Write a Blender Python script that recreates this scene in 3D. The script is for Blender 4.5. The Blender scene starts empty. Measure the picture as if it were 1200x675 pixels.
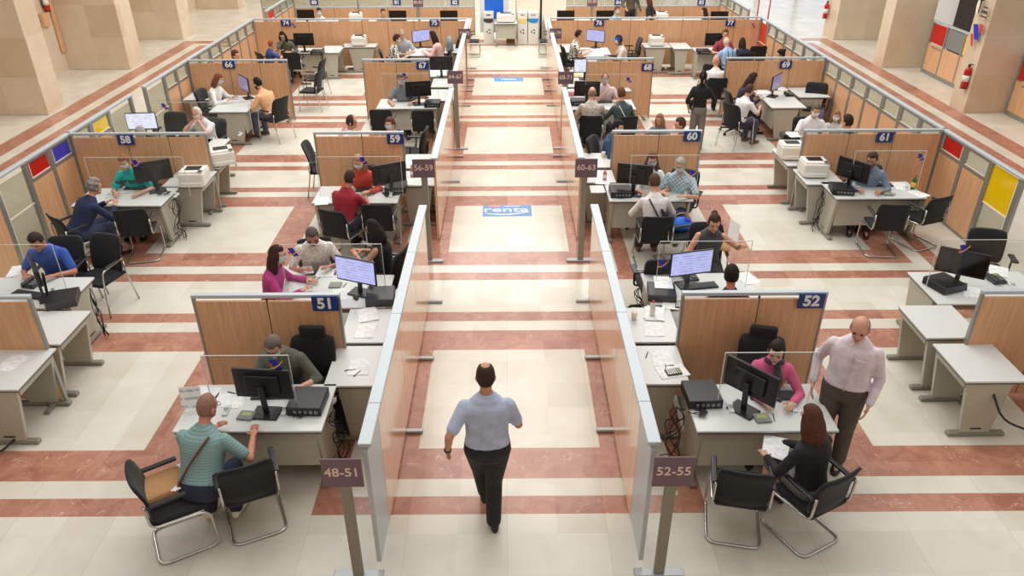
import bpy, bmesh, math, random
from mathutils import Vector, Matrix, Quaternion
random.seed(7)
PI = math.pi
scn = bpy.context.scene
COL = scn.collection
def R(d): return math.radians(d)

# ---------------------------------------------------------------- camera
CF, CPITCH, CYAW, CROLL, CX, CH = 884.3, .5148, .0036, -.0036, .0125, 5.3
_F = Vector((math.sin(CYAW)*math.cos(CPITCH), math.cos(CYAW)*math.cos(CPITCH), -math.sin(CPITCH)))
_r = Vector((math.cos(CYAW), -math.sin(CYAW), 0.)); _u = _r.cross(_F)
_R = _r*math.cos(CROLL)+_u*math.sin(CROLL); _U = -_r*math.sin(CROLL)+_u*math.cos(CROLL)
_C = Vector((CX, 0, CH))
cd = bpy.data.cameras.new('camera'); cam = bpy.data.objects.new('camera', cd); COL.objects.link(cam)
cd.sensor_width = 36; cd.lens = CF/1200*36; cd.clip_end = 200
m = Matrix((_R, _U, -_F)).transposed().to_4x4(); m.translation = _C; cam.matrix_world = m
scn.camera = cam
def at(px, py, h=0.):
    """the point at height h that a line of sight reaches"""
    d = _F*CF+_R*(px-600)+_U*(337.5-py); t = (h-CH)/d.z; p = _C+d*t
    return p.x, p.y

# ---------------------------------------------------------------- materials
def nt(name):
    m = bpy.data.materials.new(name); m.use_nodes = True
    t = m.node_tree; b = t.nodes['Principled BSDF']
    return m, t, b
def lin(c):
    return tuple(((x/255)/12.92 if x/255 <= .04045 else ((x/255+.055)/1.055)**2.4) for x in c)+(1,)
def mat(name, rgb, rough=.5, metal=0., var=.06, scale=30., bump=.0, stretch=(1,1,1), coat=0., spec=.5, sheen=0.):
    m, t, b = nt(name); N = t.nodes; L = t.links
    c = lin(rgb)
    tc = N.new('ShaderNodeTexCoord'); mp = N.new('ShaderNodeMapping'); mp.inputs['Scale'].default_value = stretch
    L.new(tc.outputs['Object'], mp.inputs[0])
    no = N.new('ShaderNodeTexNoise'); no.inputs['Scale'].default_value = scale; no.inputs['Detail'].default_value = 3
    L.new(mp.outputs[0], no.inputs[0])
    cr = N.new('ShaderNodeValToRGB'); cr.color_ramp.elements[0].position = .3; cr.color_ramp.elements[1].position = .7
    cr.color_ramp.elements[0].color = tuple(max(0, x*(1-var)) for x in c[:3])+(1,)
    cr.color_ramp.elements[1].color = tuple(min(1, x*(1+var)) for x in c[:3])+(1,)
    L.new(no.outputs[0], cr.inputs[0]); L.new(cr.outputs[0], b.inputs['Base Color'])
    b.inputs['Roughness'].default_value = rough; b.inputs['Metallic'].default_value = metal
    b.inputs['Specular IOR Level'].default_value = spec
    b.inputs['Coat Weight'].default_value = coat
    if sheen: b.inputs['Sheen Weight'].default_value = sheen
    if bump:
        bp = N.new('ShaderNodeBump'); bp.inputs['Strength'].default_value = bump; bp.inputs['Distance'].default_value = .01
        L.new(no.outputs[0], bp.inputs['Height']); L.new(bp.outputs[0], b.inputs['Normal'])
    return m
M = {}
def wood(name, rgb, rough=.32, coat=.0, spec=.5):
    m, t, b = nt(name); N = t.nodes; L = t.links; c = lin(rgb)
    tc = N.new('ShaderNodeTexCoord'); mp = N.new('ShaderNodeMapping'); mp.inputs['Scale'].default_value = (22, 22, 1.2)
    L.new(tc.outputs['Object'], mp.inputs[0])
    no = N.new('ShaderNodeTexNoise'); no.inputs['Scale'].default_value = 1.6; no.inputs['Detail'].default_value = 6; no.inputs['Distortion'].default_value = .6
    L.new(mp.outputs[0], no.inputs[0])
    cr = N.new('ShaderNodeValToRGB'); e = cr.color_ramp.elements
    e[0].position = .32; e[1].position = .68
    e[0].color = tuple(x*.86 for x in c[:3])+(1,); e[1].color = tuple(min(1, x*1.1) for x in c[:3])+(1,)
    L.new(no.outputs[0], cr.inputs[0]); L.new(cr.outputs[0], b.inputs['Base Color'])
    b.inputs['Roughness'].default_value = rough; b.inputs['Coat Weight'].default_value = coat; b.inputs['Coat Roughness'].default_value = .06
    b.inputs['Specular IOR Level'].default_value = spec
    return m
M['wood'] = wood('beech_laminate', (222,172,130))
M['wood_gloss'] = wood('glossy_beech_laminate', (222,178,140), .14, .1)
M['wood_edge'] = mat('dark_seam', (70,60,50), .6)
M['rail'] = mat('pale_silver_rail', (188,197,203), .4, .1, .012, 4)
M['alu'] = mat('brushed_aluminium', (158,158,154), .38, .55, .05, 8, stretch=(1,1,12))
M['alu_d'] = mat('grey_aluminium', (140,137,124), .5, .1, .05, 8)
M['chrome'] = mat('chrome_tube', (200,200,198), .18, .9, .02)
M['top'] = mat('white_grey_desktop', (214,216,214), .35, 0, .025, 60)
M['legp'] = mat('grey_beige_desk_metal', (186,183,168), .42, .1, .03, 40)
M['blk'] = mat('black_plastic', (26,27,29), .4, 0, .15, 60)
M['blk_fab'] = mat('black_woven_fabric', (24,25,28), .85, 0, .35, 320, .25, sheen=.1)
M['blk_gloss'] = mat('black_glossy_screen', (14,15,18), .1, 0, .1, 10)
M['dgrey'] = mat('dark_grey_plastic', (60,62,66), .45, 0, .1, 60)
M['white_pl'] = mat('white_plastic', (232,231,224), .4, 0, .02, 40)
M['grey_pl'] = mat('mid_grey_plastic', (130,132,134), .45, 0, .05, 40)
M['rubber'] = mat('rubber', (35,33,32), .8)
M['silver'] = mat('painted_silver', (172,176,180), .35, .35, .03, 30)
M['white_wall'] = mat('white_paint', (222,224,224), .7, 0, .02, 3)
M['card'] = mat('cardboard', (188,142,96), .85, 0, .08, 40)
M['yellow'] = mat('yellow_acrylic', (238,198,10), .12, 0, .03, 6)
M['red'] = mat('red_acrylic', (196,26,22), .15, 0, .04, 6)
M['blue_ac'] = mat('blue_acrylic', (60,60,190), .15, 0, .04, 6)
M['redext'] = mat('red_enamel', (190,24,26), .25, 0, .05, 20)
M['sign_blue'] = mat('sign_blue', (22,56,128), .4, 0, .03, 20)
M['sign_purple'] = mat('sign_purple_grey', (112,90,104), .5, 0, .04, 20)
M['letter_w'] = mat('white_lettering', (240,240,238), .5, 0, .01)
M['letter_p'] = mat('pale_pink_lettering', (226,204,190), .5, 0, .01)
M['logo_blue'] = mat('logo_blue', (20,50,190), .4); M['logo_yel'] = mat('logo_yellow', (240,190,70), .4); M['logo_red'] = mat('logo_red', (214,60,40), .4)
M['mat_blue'] = mat('sticker_blue', (84,144,204), .4, 0, .05, 6); M['mat_pink'] = mat('sticker_pink', (222,140,150), .4); M['cream_l'] = mat('sticker_cream', (240,232,214), .4)
M['poster_blue'] = mat('poster_blue', (16,104,220), .5); M['sky_lid'] = mat('light_blue_lid', (40,140,220), .4); M['ylid'] = mat('pale_yellow_lid', (240,214,120), .4)
M['green_glass'] = mat('green_bottle_glass', (30,120,50), .08, 0, .05); M['pinkish'] = mat('pink_liquid', (214,120,130), .2); M['clearpl'] = mat('cloudy_plastic', (214,220,220), .15)
M['leather'] = mat('brown_leather', (110,58,40), .5, 0, .15, 60)
M['tan'] = mat('tan_leather', (196,150,104), .6, 0, .12, 30, .2)
M['bag_blue'] = mat('bright_blue_fabric', (10,110,220), .6, 0, .1, 20)
M['eye'] = mat('dark_eye', (34,24,20), .2); M['lip'] = mat('lips', (176,96,88), .5)
M['mask_b'] = mat('pale_blue_mask', (198,222,234), .8, 0, .05, 60, .1); M['mask_w'] = mat('white_mask', (244,245,246), .8, 0, .03, 60, .1)
M['shoe_b'] = mat('black_shoe_leather', (28,26,26), .35); M['shoe_br'] = mat('brown_shoe_leather', (110,72,50), .5)

def paper_mat():
    m, t, b = nt('printed_paper'); N = t.nodes; L = t.links
    tc = N.new('ShaderNodeTexCoord')
    br = N.new('ShaderNodeTexWave'); br.bands_direction = 'Y'; br.inputs['Scale'].default_value = 16; br.inputs['Distortion'].default_value = 0
    no = N.new('ShaderNodeTexNoise'); no.inputs['Scale'].default_value = 18
    L.new(tc.outputs['Object'], br.inputs[0]); L.new(tc.outputs['Object'], no.inputs[0])
    mu = N.new('ShaderNodeMath'); mu.operation = 'MULTIPLY'; L.new(br.outputs[1], mu.inputs[0]); L.new(no.outputs[0], mu.inputs[1])
    cr = N.new('ShaderNodeValToRGB'); cr.color_ramp.elements[0].position = .36; cr.color_ramp.elements[1].position = .5
    cr.color_ramp.elements[0].color = lin((244,245,246)); cr.color_ramp.elements[1].color = lin((188,190,196))
    L.new(mu.outputs[0], cr.inputs[0]); L.new(cr.outputs[0], b.inputs['Base Color']); b.inputs['Roughness'].default_value = .7
    return m
M['paper'] = paper_mat()
def lit_mat(name, c1, c2, strength):
    m, t, b = nt(name); N = t.nodes; L = t.links
    tc = N.new('ShaderNodeTexCoord')
    br = N.new('ShaderNodeTexWave'); br.bands_direction = 'Z'; br.inputs['Scale'].default_value = 9
    no = N.new('ShaderNodeTexNoise'); no.inputs['Scale'].default_value = 14
    L.new(tc.outputs['Object'], br.inputs[0]); L.new(tc.outputs['Object'], no.inputs[0])
    mu = N.new('ShaderNodeMath'); mu.operation = 'MULTIPLY'; L.new(br.outputs[1], mu.inputs[0]); L.new(no.outputs[0], mu.inputs[1])
    cr = N.new('ShaderNodeValToRGB'); cr.color_ramp.elements[0].position = .42; cr.color_ramp.elements[1].position = .52
    cr.color_ramp.elements[0].color = lin(c1); cr.color_ramp.elements[1].color = lin(c2)
    L.new(mu.outputs[0], cr.inputs[0]); L.new(cr.outputs[0], b.inputs['Emission Color']); b.inputs['Emission Strength'].default_value = strength
    b.inputs['Base Color'].default_value = (.02,.02,.02,1); b.inputs['Roughness'].default_value = .2
    return m
M['lit_lav'] = lit_mat('lit_lavender_screen', (196,200,250), (150,152,220), .95)
M['lit_white'] = lit_mat('lit_white_screen', (236,240,252), (176,184,222), 1.0)
M['lit_dim'] = lit_mat('lit_dim_screen', (160,150,190), (120,110,160), .7)
M['lcd'] = lit_mat('green_lcd', (190,200,120), (150,160,90), .5)
def clear(name, alpha, rough=.02, tint=(.93,.97,.96), ior=1.3, dc=(.8,.84,.82,1)):
    m = bpy.data.materials.new(name); m.use_nodes = True; t = m.node_tree; N = t.nodes; L = t.links
    N.remove(N['Principled BSDF']); o = N['Material Output']
    tr = N.new('ShaderNodeBsdfTransparent'); tr.inputs[0].default_value = tint+(1,)
    g = N.new('ShaderNodeBsdfGlossy'); g.inputs['Roughness'].default_value = rough; g.inputs[0].default_value = (.9,.95,.95,1)
    d = N.new('ShaderNodeBsdfDiffuse'); d.inputs[0].default_value = dc
    mx = N.new('ShaderNodeMixShader'); lw = N.new('ShaderNodeLayerWeight'); pw = N.new('ShaderNodeMath'); pw.operation = 'POWER'; pw.inputs[1].default_value = 4.; L.new(lw.outputs['Facing'], pw.inputs[0]); fr = N.new('ShaderNodeMath'); fr.operation = 'MULTIPLY_ADD'; fr.inputs[1].default_value = (ior-1)*2; fr.inputs[2].default_value = .012; L.new(pw.outputs[0], fr.inputs[0])
    L.new(fr.outputs[0], mx.inputs[0]); L.new(tr.outputs[0], mx.inputs[1]); L.new(g.outputs[0], mx.inputs[2])
    m2 = N.new('ShaderNodeMixShader'); m2.inputs[0].default_value = alpha
    no = N.new('ShaderNodeTexNoise'); no.inputs['Scale'].default_value = .4; ma = N.new('ShaderNodeMath'); ma.operation = 'MULTIPLY'; ma.inputs[1].default_value = alpha*2
    L.new(no.outputs[0], ma.inputs[0]); L.new(ma.outputs[0], m2.inputs[0])
    L.new(mx.outputs[0], m2.inputs[1]); L.new(d.outputs[0], m2.inputs[2]); L.new(m2.outputs[0], o.inputs[0])
    return m
M['acrylic'] = clear('clear_acrylic', .012, .02, (.98,.99,.985), 1.08)
M['glass'] = clear('grey_window_glass', .22, .15, (.84,.84,.78), 1.15, (.50,.48,.40,1))
M['frost'] = clear('frosted_green_glass', .5, .2, (.8,.86,.82))
M['edge'] = mat('polished_acrylic_edge', (214,222,220), .2, 0, .02)

def floor_mat():
    m, t, b = nt('polished_marble_floor'); N = t.nodes; L = t.links
    def mth(op, a, bb=None, c=None, clampv=False):
        n = N.new('ShaderNodeMath'); n.operation = op; n.use_clamp = clampv
        for i, v in enumerate((a, bb, c)):
            if v is None: continue
            if isinstance(v, (int, float)): n.inputs[i].default_value = v
            else: L.new(v, n.inputs[i])
        return n.outputs[0]
    tc = N.new('ShaderNodeTexCoord'); sp = N.new('ShaderNodeSeparateXYZ'); L.new(tc.outputs['Object'], sp.inputs[0])
    X, Y = sp.outputs[0], sp.outputs[1]
    def cell(v, c0, per, lo, hi):
        k = mth('ROUND', mth('DIVIDE', mth('SUBTRACT', v, c0), per)); k = mth('MAXIMUM', mth('MINIMUM', k, hi), lo)
        return mth('ABSOLUTE', mth('SUBTRACT', mth('SUBTRACT', v, c0), mth('MULTIPLY', k, per)))
    u = cell(X, 0., 4.722, -1, 1); v = cell(Y, 6.903, 4.523, -2, 3)
    w = mth('ADD', v, .035)
    d = mth('MAXIMUM', u, w)
    def band(d, a, bb): return mth('MULTIPLY', mth('GREATER_THAN', d, a), mth('LESS_THAN', d, bb))
    red = mth('ADD', band(d, .94, 1.385), band(d, 1.62, 1.85))
    D2 = mth('MAXIMUM', mth('ABSOLUTE', mth('ADD', X, .04)), mth('SUBTRACT', Y, 15.65))
    red2 = mth('ADD', band(D2, 9.96, 10.21), band(D2, 10.5, 10.95))
    far = mth('GREATER_THAN', D2, 9.9)
    red = mth('MINIMUM', mth('ADD', mth('MULTIPLY', red, mth('SUBTRACT', 1., far)), red2), 1.)
    # tiles
    def tile(v, s, o=0.): return mth('FLOOR', mth('DIVIDE', mth('ADD', v, o), s))
    cb = N.new('ShaderNodeCombineXYZ'); L.new(tile(X, .455, .02), cb.inputs[0]); L.new(tile(Y, .452, .12), cb.inputs[1])
    wn = N.new('ShaderNodeTexWhiteNoise'); L.new(cb.outputs[0], wn.inputs[0])
    jx = mth('ABSOLUTE', mth('SUBTRACT', mth('FRACT', mth('DIVIDE', mth('ADD', X, .02), .91)), .5)); jy = mth('ABSOLUTE', mth('SUBTRACT', mth('FRACT', mth('DIVIDE', mth('ADD', Y, .12), .452)), .5))
    joint = mth('GREATER_THAN', mth('MAXIMUM', mth('ADD', jx, .0012), jy), .4965)
    # cream
    no = N.new('ShaderNodeTexNoise'); no.inputs['Scale'].default_value = 2.2; no.inputs['Detail'].default_value = 5; no.inputs['Distortion'].default_value = .8
    L.new(tc.outputs['Object'], no.inputs[0])
    mx = mth('ADD', mth('MULTIPLY', no.outputs[0], .7), mth('MULTIPLY', wn.outputs[0], .3))
    c1 = N.new('ShaderNodeValToRGB'); e = c1.color_ramp.elements; e[0].position = .28; e[1].position = .72
    e[0].color = lin((209,203,188)); e[1].color = lin((225,221,209)); L.new(mx, c1.inputs[0])
    # red
    n2 = N.new('ShaderNodeTexNoise'); n2.inputs['Scale'].default_value = 5; n2.inputs['Detail'].default_value = 7; n2.inputs['Distortion'].default_value = 1.2
    L.new(tc.outputs['Object'], n2.inputs[0])
    m3 = mth('ADD', mth('MULTIPLY', n2.outputs[0], .75), mth('MULTIPLY', wn.outputs[0], .25))
    c2 = N.new('ShaderNodeValToRGB'); e = c2.color_ramp.elements; e[0].position = .3; e[1].position = .7
    e[0].color = lin((160,104,86)); e[1].color = lin((190,138,116)); L.new(m3, c2.inputs[0])
    # veins
    n3 = N.new('ShaderNodeTexNoise'); n3.inputs['Scale'].default_value = 2.6; n3.inputs['Detail'].default_value = 4; n3.inputs['Distortion'].default_value = 1.5
    L.new(tc.outputs['Object'], n3.inputs[0])
    vein = mth('LESS_THAN', mth('ABSOLUTE', mth('SUBTRACT', n3.outputs[0], .5)), .0035)
    n4 = N.new('ShaderNodeTexNoise'); n4.inputs['Scale'].default_value = 3.1; L.new(tc.outputs['Object'], n4.inputs[0])
    vein = mth('MULTIPLY', vein, mth('GREATER_THAN', n4.outputs[0], .48))
    def mix(f, a, bb):
        n = N.new('ShaderNodeMix'); n.data_type = 'RGBA'
        if isinstance(f, (int, float)): n.inputs[0].default_value = f
        else: L.new(f, n.inputs[0])
        for i, v in ((6, a), (7, bb)):
            if isinstance(v, tuple): n.inputs[i].default_value = v
            else: L.new(v, n.inputs[i])
        return n.outputs[2]
    rr = mix(mth('MULTIPLY', vein, .7), c2.outputs[0], lin((224,190,168)))
    col = mix(red, c1.outputs[0], rr)
    col = mix(mth('MULTIPLY', joint, .18), col, lin((150,130,110)))
    L.new(col, b.inputs['Base Color'])
    b.inputs['Roughness'].default_value = .22; b.inputs['Specular IOR Level'].default_value = .45
    return m
M['floor'] = floor_mat()
def marble(name, a, b_, tx, tz):
    m, t, b = nt(name); N = t.nodes; L = t.links
    tc = N.new('ShaderNodeTexCoord'); mp = N.new('ShaderNodeMapping'); mp.inputs['Scale'].default_value = (1/tx, 1/tx, 1/tz)
    L.new(tc.outputs['Object'], mp.inputs[0])
    sn = N.new('ShaderNodeVectorMath'); sn.operation = 'FLOOR'; L.new(mp.outputs[0], sn.inputs[0])
    wn = N.new('ShaderNodeTexWhiteNoise'); L.new(sn.outputs[0], wn.inputs[0])
    no = N.new('ShaderNodeTexNoise'); no.inputs['Scale'].default_value = 1.6; no.inputs['Detail'].default_value = 6; no.inputs['Distortion'].default_value = 1.
    L.new(tc.outputs['Object'], no.inputs[0])
    mu = N.new('ShaderNodeMix'); mu.inputs[0].default_value = .4; L.new(no.outputs[0], mu.inputs[2]); L.new(wn.outputs[0], mu.inputs[3])
    cr = N.new('ShaderNodeValToRGB'); e = cr.color_ramp.elements; e[0].position = .25; e[1].position = .75
    e[0].color = lin(a); e[1].color = lin(b_); L.new(mu.outputs[0], cr.inputs[0]); L.new(cr.outputs[0], b.inputs['Base Color'])
    b.inputs['Roughness'].default_value = .2
    return m
M['marble'] = marble('cream_marble_cladding', (206,184,158), (224,206,184), 1.2, .9)
M['marble_d'] = marble('brown_marble_cladding', (140,112,86), (168,140,110), 1.2, .9)
M['marble_g'] = marble('grey_beige_marble', (176,166,146), (196,186,166), 1.2, .9)

# ---------------------------------------------------------------- mesh builder
class MB:
    def __init__(s): s.v = []; s.f = []; s.m = []; s.sm = []
    def add(s, vs, fs, mi=0, smooth=False):
        o = len(s.v); s.v += [tuple(v) for v in vs]
        for f in fs: s.f.append(tuple(i+o for i in f)); s.m.append(mi); s.sm.append(smooth)
        return s
    def box(s, c, d, rot=(0,0,0), mi=0, ch=0.):
        x, y, z = d[0]/2, d[1]/2, d[2]/2
        if ch <= 0:
            vs = [(a*x, b*y, e*z) for e in (-1,1) for a, b in ((-1,-1),(1,-1),(1,1),(-1,1))]
            fs = [(3,2,1,0),(4,5,6,7),(0,1,5,4),(1,2,6,5),(2,3,7,6),(3,0,4,7)]
        else:
            ch = min(ch, x*.9, y*.9, z*.9)
            bm = bmesh.new(); bmesh.ops.create_cube(bm, size=1)
            for v in bm.verts: v.co = Vector((v.co.x*2*x, v.co.y*2*y, v.co.z*2*z))
            bmesh.ops.bevel(bm, geom=bm.edges[:], offset=ch, segments=2 if ch > .008 else 1, affect='EDGES', profile=.5)
            bm.verts.ensure_lookup_table(); vs = [v.co.copy() for v in bm.verts]; fs = [tuple(v.index for v in f.verts) for f in bm.faces]; bm.free()
        mt = Matrix.Translation(Vector(c)) @ euler(rot)
        return s.add([mt @ Vector(v) for v in vs], fs, mi)
    def tube(s, pts, r, n=8, mi=0, closed=False):
        pts = [Vector(p) for p in pts]; rs = r if isinstance(r, (list, tuple)) else [r]*len(pts)
        k = len(pts); vs = []; fs = []; nrm = None
        for i, p in enumerate(pts):
            a = pts[i-1] if (i or closed) else pts[0]; b = pts[(i+1) % k] if (i < k-1 or closed) else pts[-1]
            t = (b-a).normalized() if (b-a).length > 1e-9 else Vector((0,0,1))
            if nrm is None: nrm = t.orthogonal().normalized()
            else:
                nrm = (nrm - t*nrm.dot(t)); nrm = nrm.normalized() if nrm.length > 1e-6 else t.orthogonal().normalized()
            bi = t.cross(nrm)
            for j in range(n):
                q = 2*PI*j/n; vs.append(p+(nrm*math.cos(q)+bi*math.sin(q))*rs[i])
        for i in range(k if closed else k-1):
            i2 = (i+1) % k
            for j in range(n): fs.append((i*n+j, i*n+(j+1) % n, i2*n+(j+1) % n, i2*n+j))
        if not closed:
            fs.append(tuple(reversed(range(n)))); fs.append(tuple(range((k-1)*n, k*n)))
        return s.add(vs, fs, mi, True)
    def cap(s, a, b, ra, rb, n=12, mi=0, hs=3):
        """tapered capsule"""
        a = Vector(a); b = Vector(b); t = (b-a); t = t.normalized() if t.length > 1e-9 else Vector((0,0,1))
        pts = []; rs = []
        for i in range(hs+1):
            q = PI/2*i/hs*.97+.04; pts.append(a-t*ra*math.cos(q)); rs.append(ra*math.sin(q))
        for i in range(hs+1):
            q = PI/2*(hs-i)/hs*.97+.04; pts.append(b+t*rb*math.cos(q)); rs.append(rb*math.sin(q))
        return s.tube(pts, rs, n, mi)
    def ell(s, c, r, rot=None, mi=0, nu=16, nv=10, fn=None):
        c = Vector(c); vs = []; fs = []
        for i in range(1, nv):
            th = PI*i/nv
            for j in range(nu):
                ph = 2*PI*j/nu; d = Vector((math.sin(th)*math.cos(ph), math.sin(th)*math.sin(ph), math.cos(th)))
                k = fn(d) if fn else 1.
                p = Vector((d.x*r[0]*k, d.y*r[1]*k, d.z*r[2]*k)); vs.append(p)
        k0 = fn(Vector((0,0,1))) if fn else 1; k1 = fn(Vector((0,0,-1))) if fn else 1
        vs.append(Vector((0,0,r[2]*k0))); vs.append(Vector((0,0,-r[2]*k1))); T = len(vs)-2
        for i in range(nv-2):
            for j in range(nu): fs.append((i*nu+j, (i+1)*nu+j, (i+1)*nu+(j+1) % nu, i*nu+(j+1) % nu))
        for j in range(nu):
            fs.append((T, j, (j+1) % nu)); fs.append((T+1, (nv-2)*nu+(j+1) % nu, (nv-2)*nu+j))
        if rot is not None: vs = [rot @ v for v in vs]
        return s.add([c+v for v in vs], fs, mi, True)
    def loft(s, rings, mi=0, smooth=True, capends=True):
        n = len(rings[0]); vs = [p for r in rings for p in r]; fs = []
        for i in range(len(rings)-1):
            for j in range(n): fs.append((i*n+j, i*n+(j+1) % n, (i+1)*n+(j+1) % n, (i+1)*n+j))
        if capends: fs.append(tuple(reversed(range(n)))); fs.append(tuple(range((len(rings)-1)*n, len(rings)*n)))
        return s.add(vs, fs, mi, smooth)
    def prism(s, poly, y0, y1, mi=0, plane='xz'):
        """polygon in a plane, extruded along the third axis"""
        n = len(poly)
        def P(a, b, c): return {'xz': (a, c, b), 'xy': (a, b, c), 'yz': (c, a, b)}[plane]
        vs = [P(a, b, y0) for a, b in poly]+[P(a, b, y1) for a, b in poly]
        fs = [tuple(range(n)), tuple(reversed(range(n, 2*n)))]+[(i, i+n, (i+1) % n+n, (i+1) % n) for i in range(n)]
        return s.add(vs, fs, mi)
    def xf(s, mt): s.v = [tuple(mt @ Vector(v)) for v in s.v]; return s
    def mesh(s, name, mats):
        me = bpy.data.meshes.new(name); me.from_pydata(s.v, [], s.f)
        for m in (mats if isinstance(mats, (list, tuple)) else [mats]): me.materials.append(M[m] if isinstance(m, str) else m)
        me.polygons.foreach_set('material_index', s.m); me.polygons.foreach_set('use_smooth', s.sm)
        me.validate(); me.update()
        bm = bmesh.new(); bm.from_mesh(me); bmesh.ops.recalc_face_normals(bm, faces=bm.faces[:]); bm.to_mesh(me); bm.free()
        return me
def euler(r):
    return Matrix.Rotation(R(r[2]), 4, 'Z') @ Matrix.Rotation(R(r[1]), 4, 'Y') @ Matrix.Rotation(R(r[0]), 4, 'X')
def fillet(pts, r, n=3):
    """round the corners of a polyline"""
    pts = [Vector(p) for p in pts]; out = [pts[0]]
    for i in range(1, len(pts)-1):
        a, b, c = pts[i-1], pts[i], pts[i+1]; rr = min(r, (a-b).length*.45, (c-b).length*.45)
        p0 = b+(a-b).normalized()*rr; p1 = b+(c-b).normalized()*rr
        for k in range(n+1):
            t = k/n; out.append(p0*(1-t)**2+b*2*t*(1-t)+p1*t*t)
    out.append(pts[-1]); return out
def link(name, data, parent=None, loc=(0,0,0), rz=0.):
    o = bpy.data.objects.new(name, data); COL.objects.link(o); o.location = loc; o.rotation_euler = (0,0,R(rz))
    if parent is not None: o.parent = parent
    return o
_ON = 'zero one two three four five six seven eight nine'.split(); _TN = {4:'forty',5:'fifty',6:'sixty',7:'seventy',8:'eighty'}
def words_of(s):
    import re
    def w(n): n = int(n); return _TN[n//10]+('-'+_ON[n%10] if n%10 else '')
    s = re.sub(r'\b(\d\d)-(\d\d)\b', lambda m: w(m.group(1))+' to '+w(m.group(2)), s)
    return re.sub(r'\b(\d\d)\b', lambda m: w(m.group(1)), s)
def tag(o, label, cat, group=None, kind=None):
    label = words_of(label)
    o['label'] = label
    if cat: o['category'] = cat
    group = group or GROUPS.get(o.name.split('.')[0])
    if group: o['group'] = group
    if kind: o['kind'] = kind
    return o
def struct(name, mb, mats, parent=None, label=None):
    o = link(name, mb.mesh(name, mats), parent)
    if parent is None:
        o['kind'] = 'structure'
        if label: o['label'] = label
    return o
GROUPS = dict(visitor_chair='black cantilever visitor chairs', armchair='four-legged black armchairs', office_chair='black swivel chairs', office_desk='white-topped office desks', side_table='white side tables',
 computer_monitor='computer monitors on the desks', desktop_computer='small desktop computers', keyboard='black keyboards', computer_mouse='mice on the desks', signature_pad='signature pads on the desks', desk_telephone='desk telephones', calculator='calculators',
 laser_printer='white laser printers', hand_gel_bottle='pink gel bottles', paper_cup='paper cups', ballpoint_pen='pens on the desks', paper_stack='sheets of paper on the desks', cable_bundle='cable tangles at the desks', acrylic_shield='clear protective screens',
 number_sign='blue number signs', direction_sign='purple-grey aisle signs', desk_partition='wooden desk partitions', outer_partition='outer glazed partitions', corridor_screen='corridor screens', recycling_bin='recycling bins', fire_extinguisher='fire extinguishers',
 queue_post='queue posts', aisle_partition='partitions beyond the aisle', divider_board='cream divider boards', emblem_sticker='emblem stickers', floor_sticker='blue floor stickers', handbag='handbags', person='people in the office')
class Proto:
    """a kind of thing: named meshes with sub-parts; place() puts one copy in the scene"""
    def __init__(s, name): s.name = name; s.parts = []
    def part(s, name, mb, mats, parent=None, label=None, loc=(0,0,0)):
        s.parts.append((name, mb.mesh(name, mats), parent, label, loc)); return len(s.parts)-1
    def place(s, x, y, z, rz, label, cat, group=None, scale=None):
        root = link(s.name, None, None, (x, y, z), rz); root.empty_display_size = .1
        if scale: root.scale = scale
        obs = []
        for nm, me, par, lb, loc in s.parts:
            o = link(nm, me, root if par is None else obs[par], loc)
            if lb: o['label'] = lb
            obs.append(o)
        tag(root, label, cat, group)
        return root
def single(name, mb, mats, label, cat, loc=(0,0,0), rz=0., group=None):
    o = link(name, mb.mesh(name, mats), None, loc, rz); tag(o, label, cat, group); return o
def text_mesh(s, size, depth=.002, bold=.012):
    """lettering standing in the xz plane, centred, facing -y"""
    c = bpy.data.curves.new('lettering', 'FONT'); c.body = s; c.size = size; c.extrude = depth; c.offset = bold*size; c.align_x = 'CENTER'; c.align_y = 'CENTER'; c.resolution_u = 3
    o = bpy.data.objects.new('lettering', c); COL.objects.link(o)
    dg = bpy.context.evaluated_depsgraph_get(); dg.update()
    me = bpy.data.meshes.new_from_object(o.evaluated_get(dg)); bpy.data.objects.remove(o)
    me.transform(Matrix.Rotation(PI/2, 4, 'X')); return me
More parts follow.
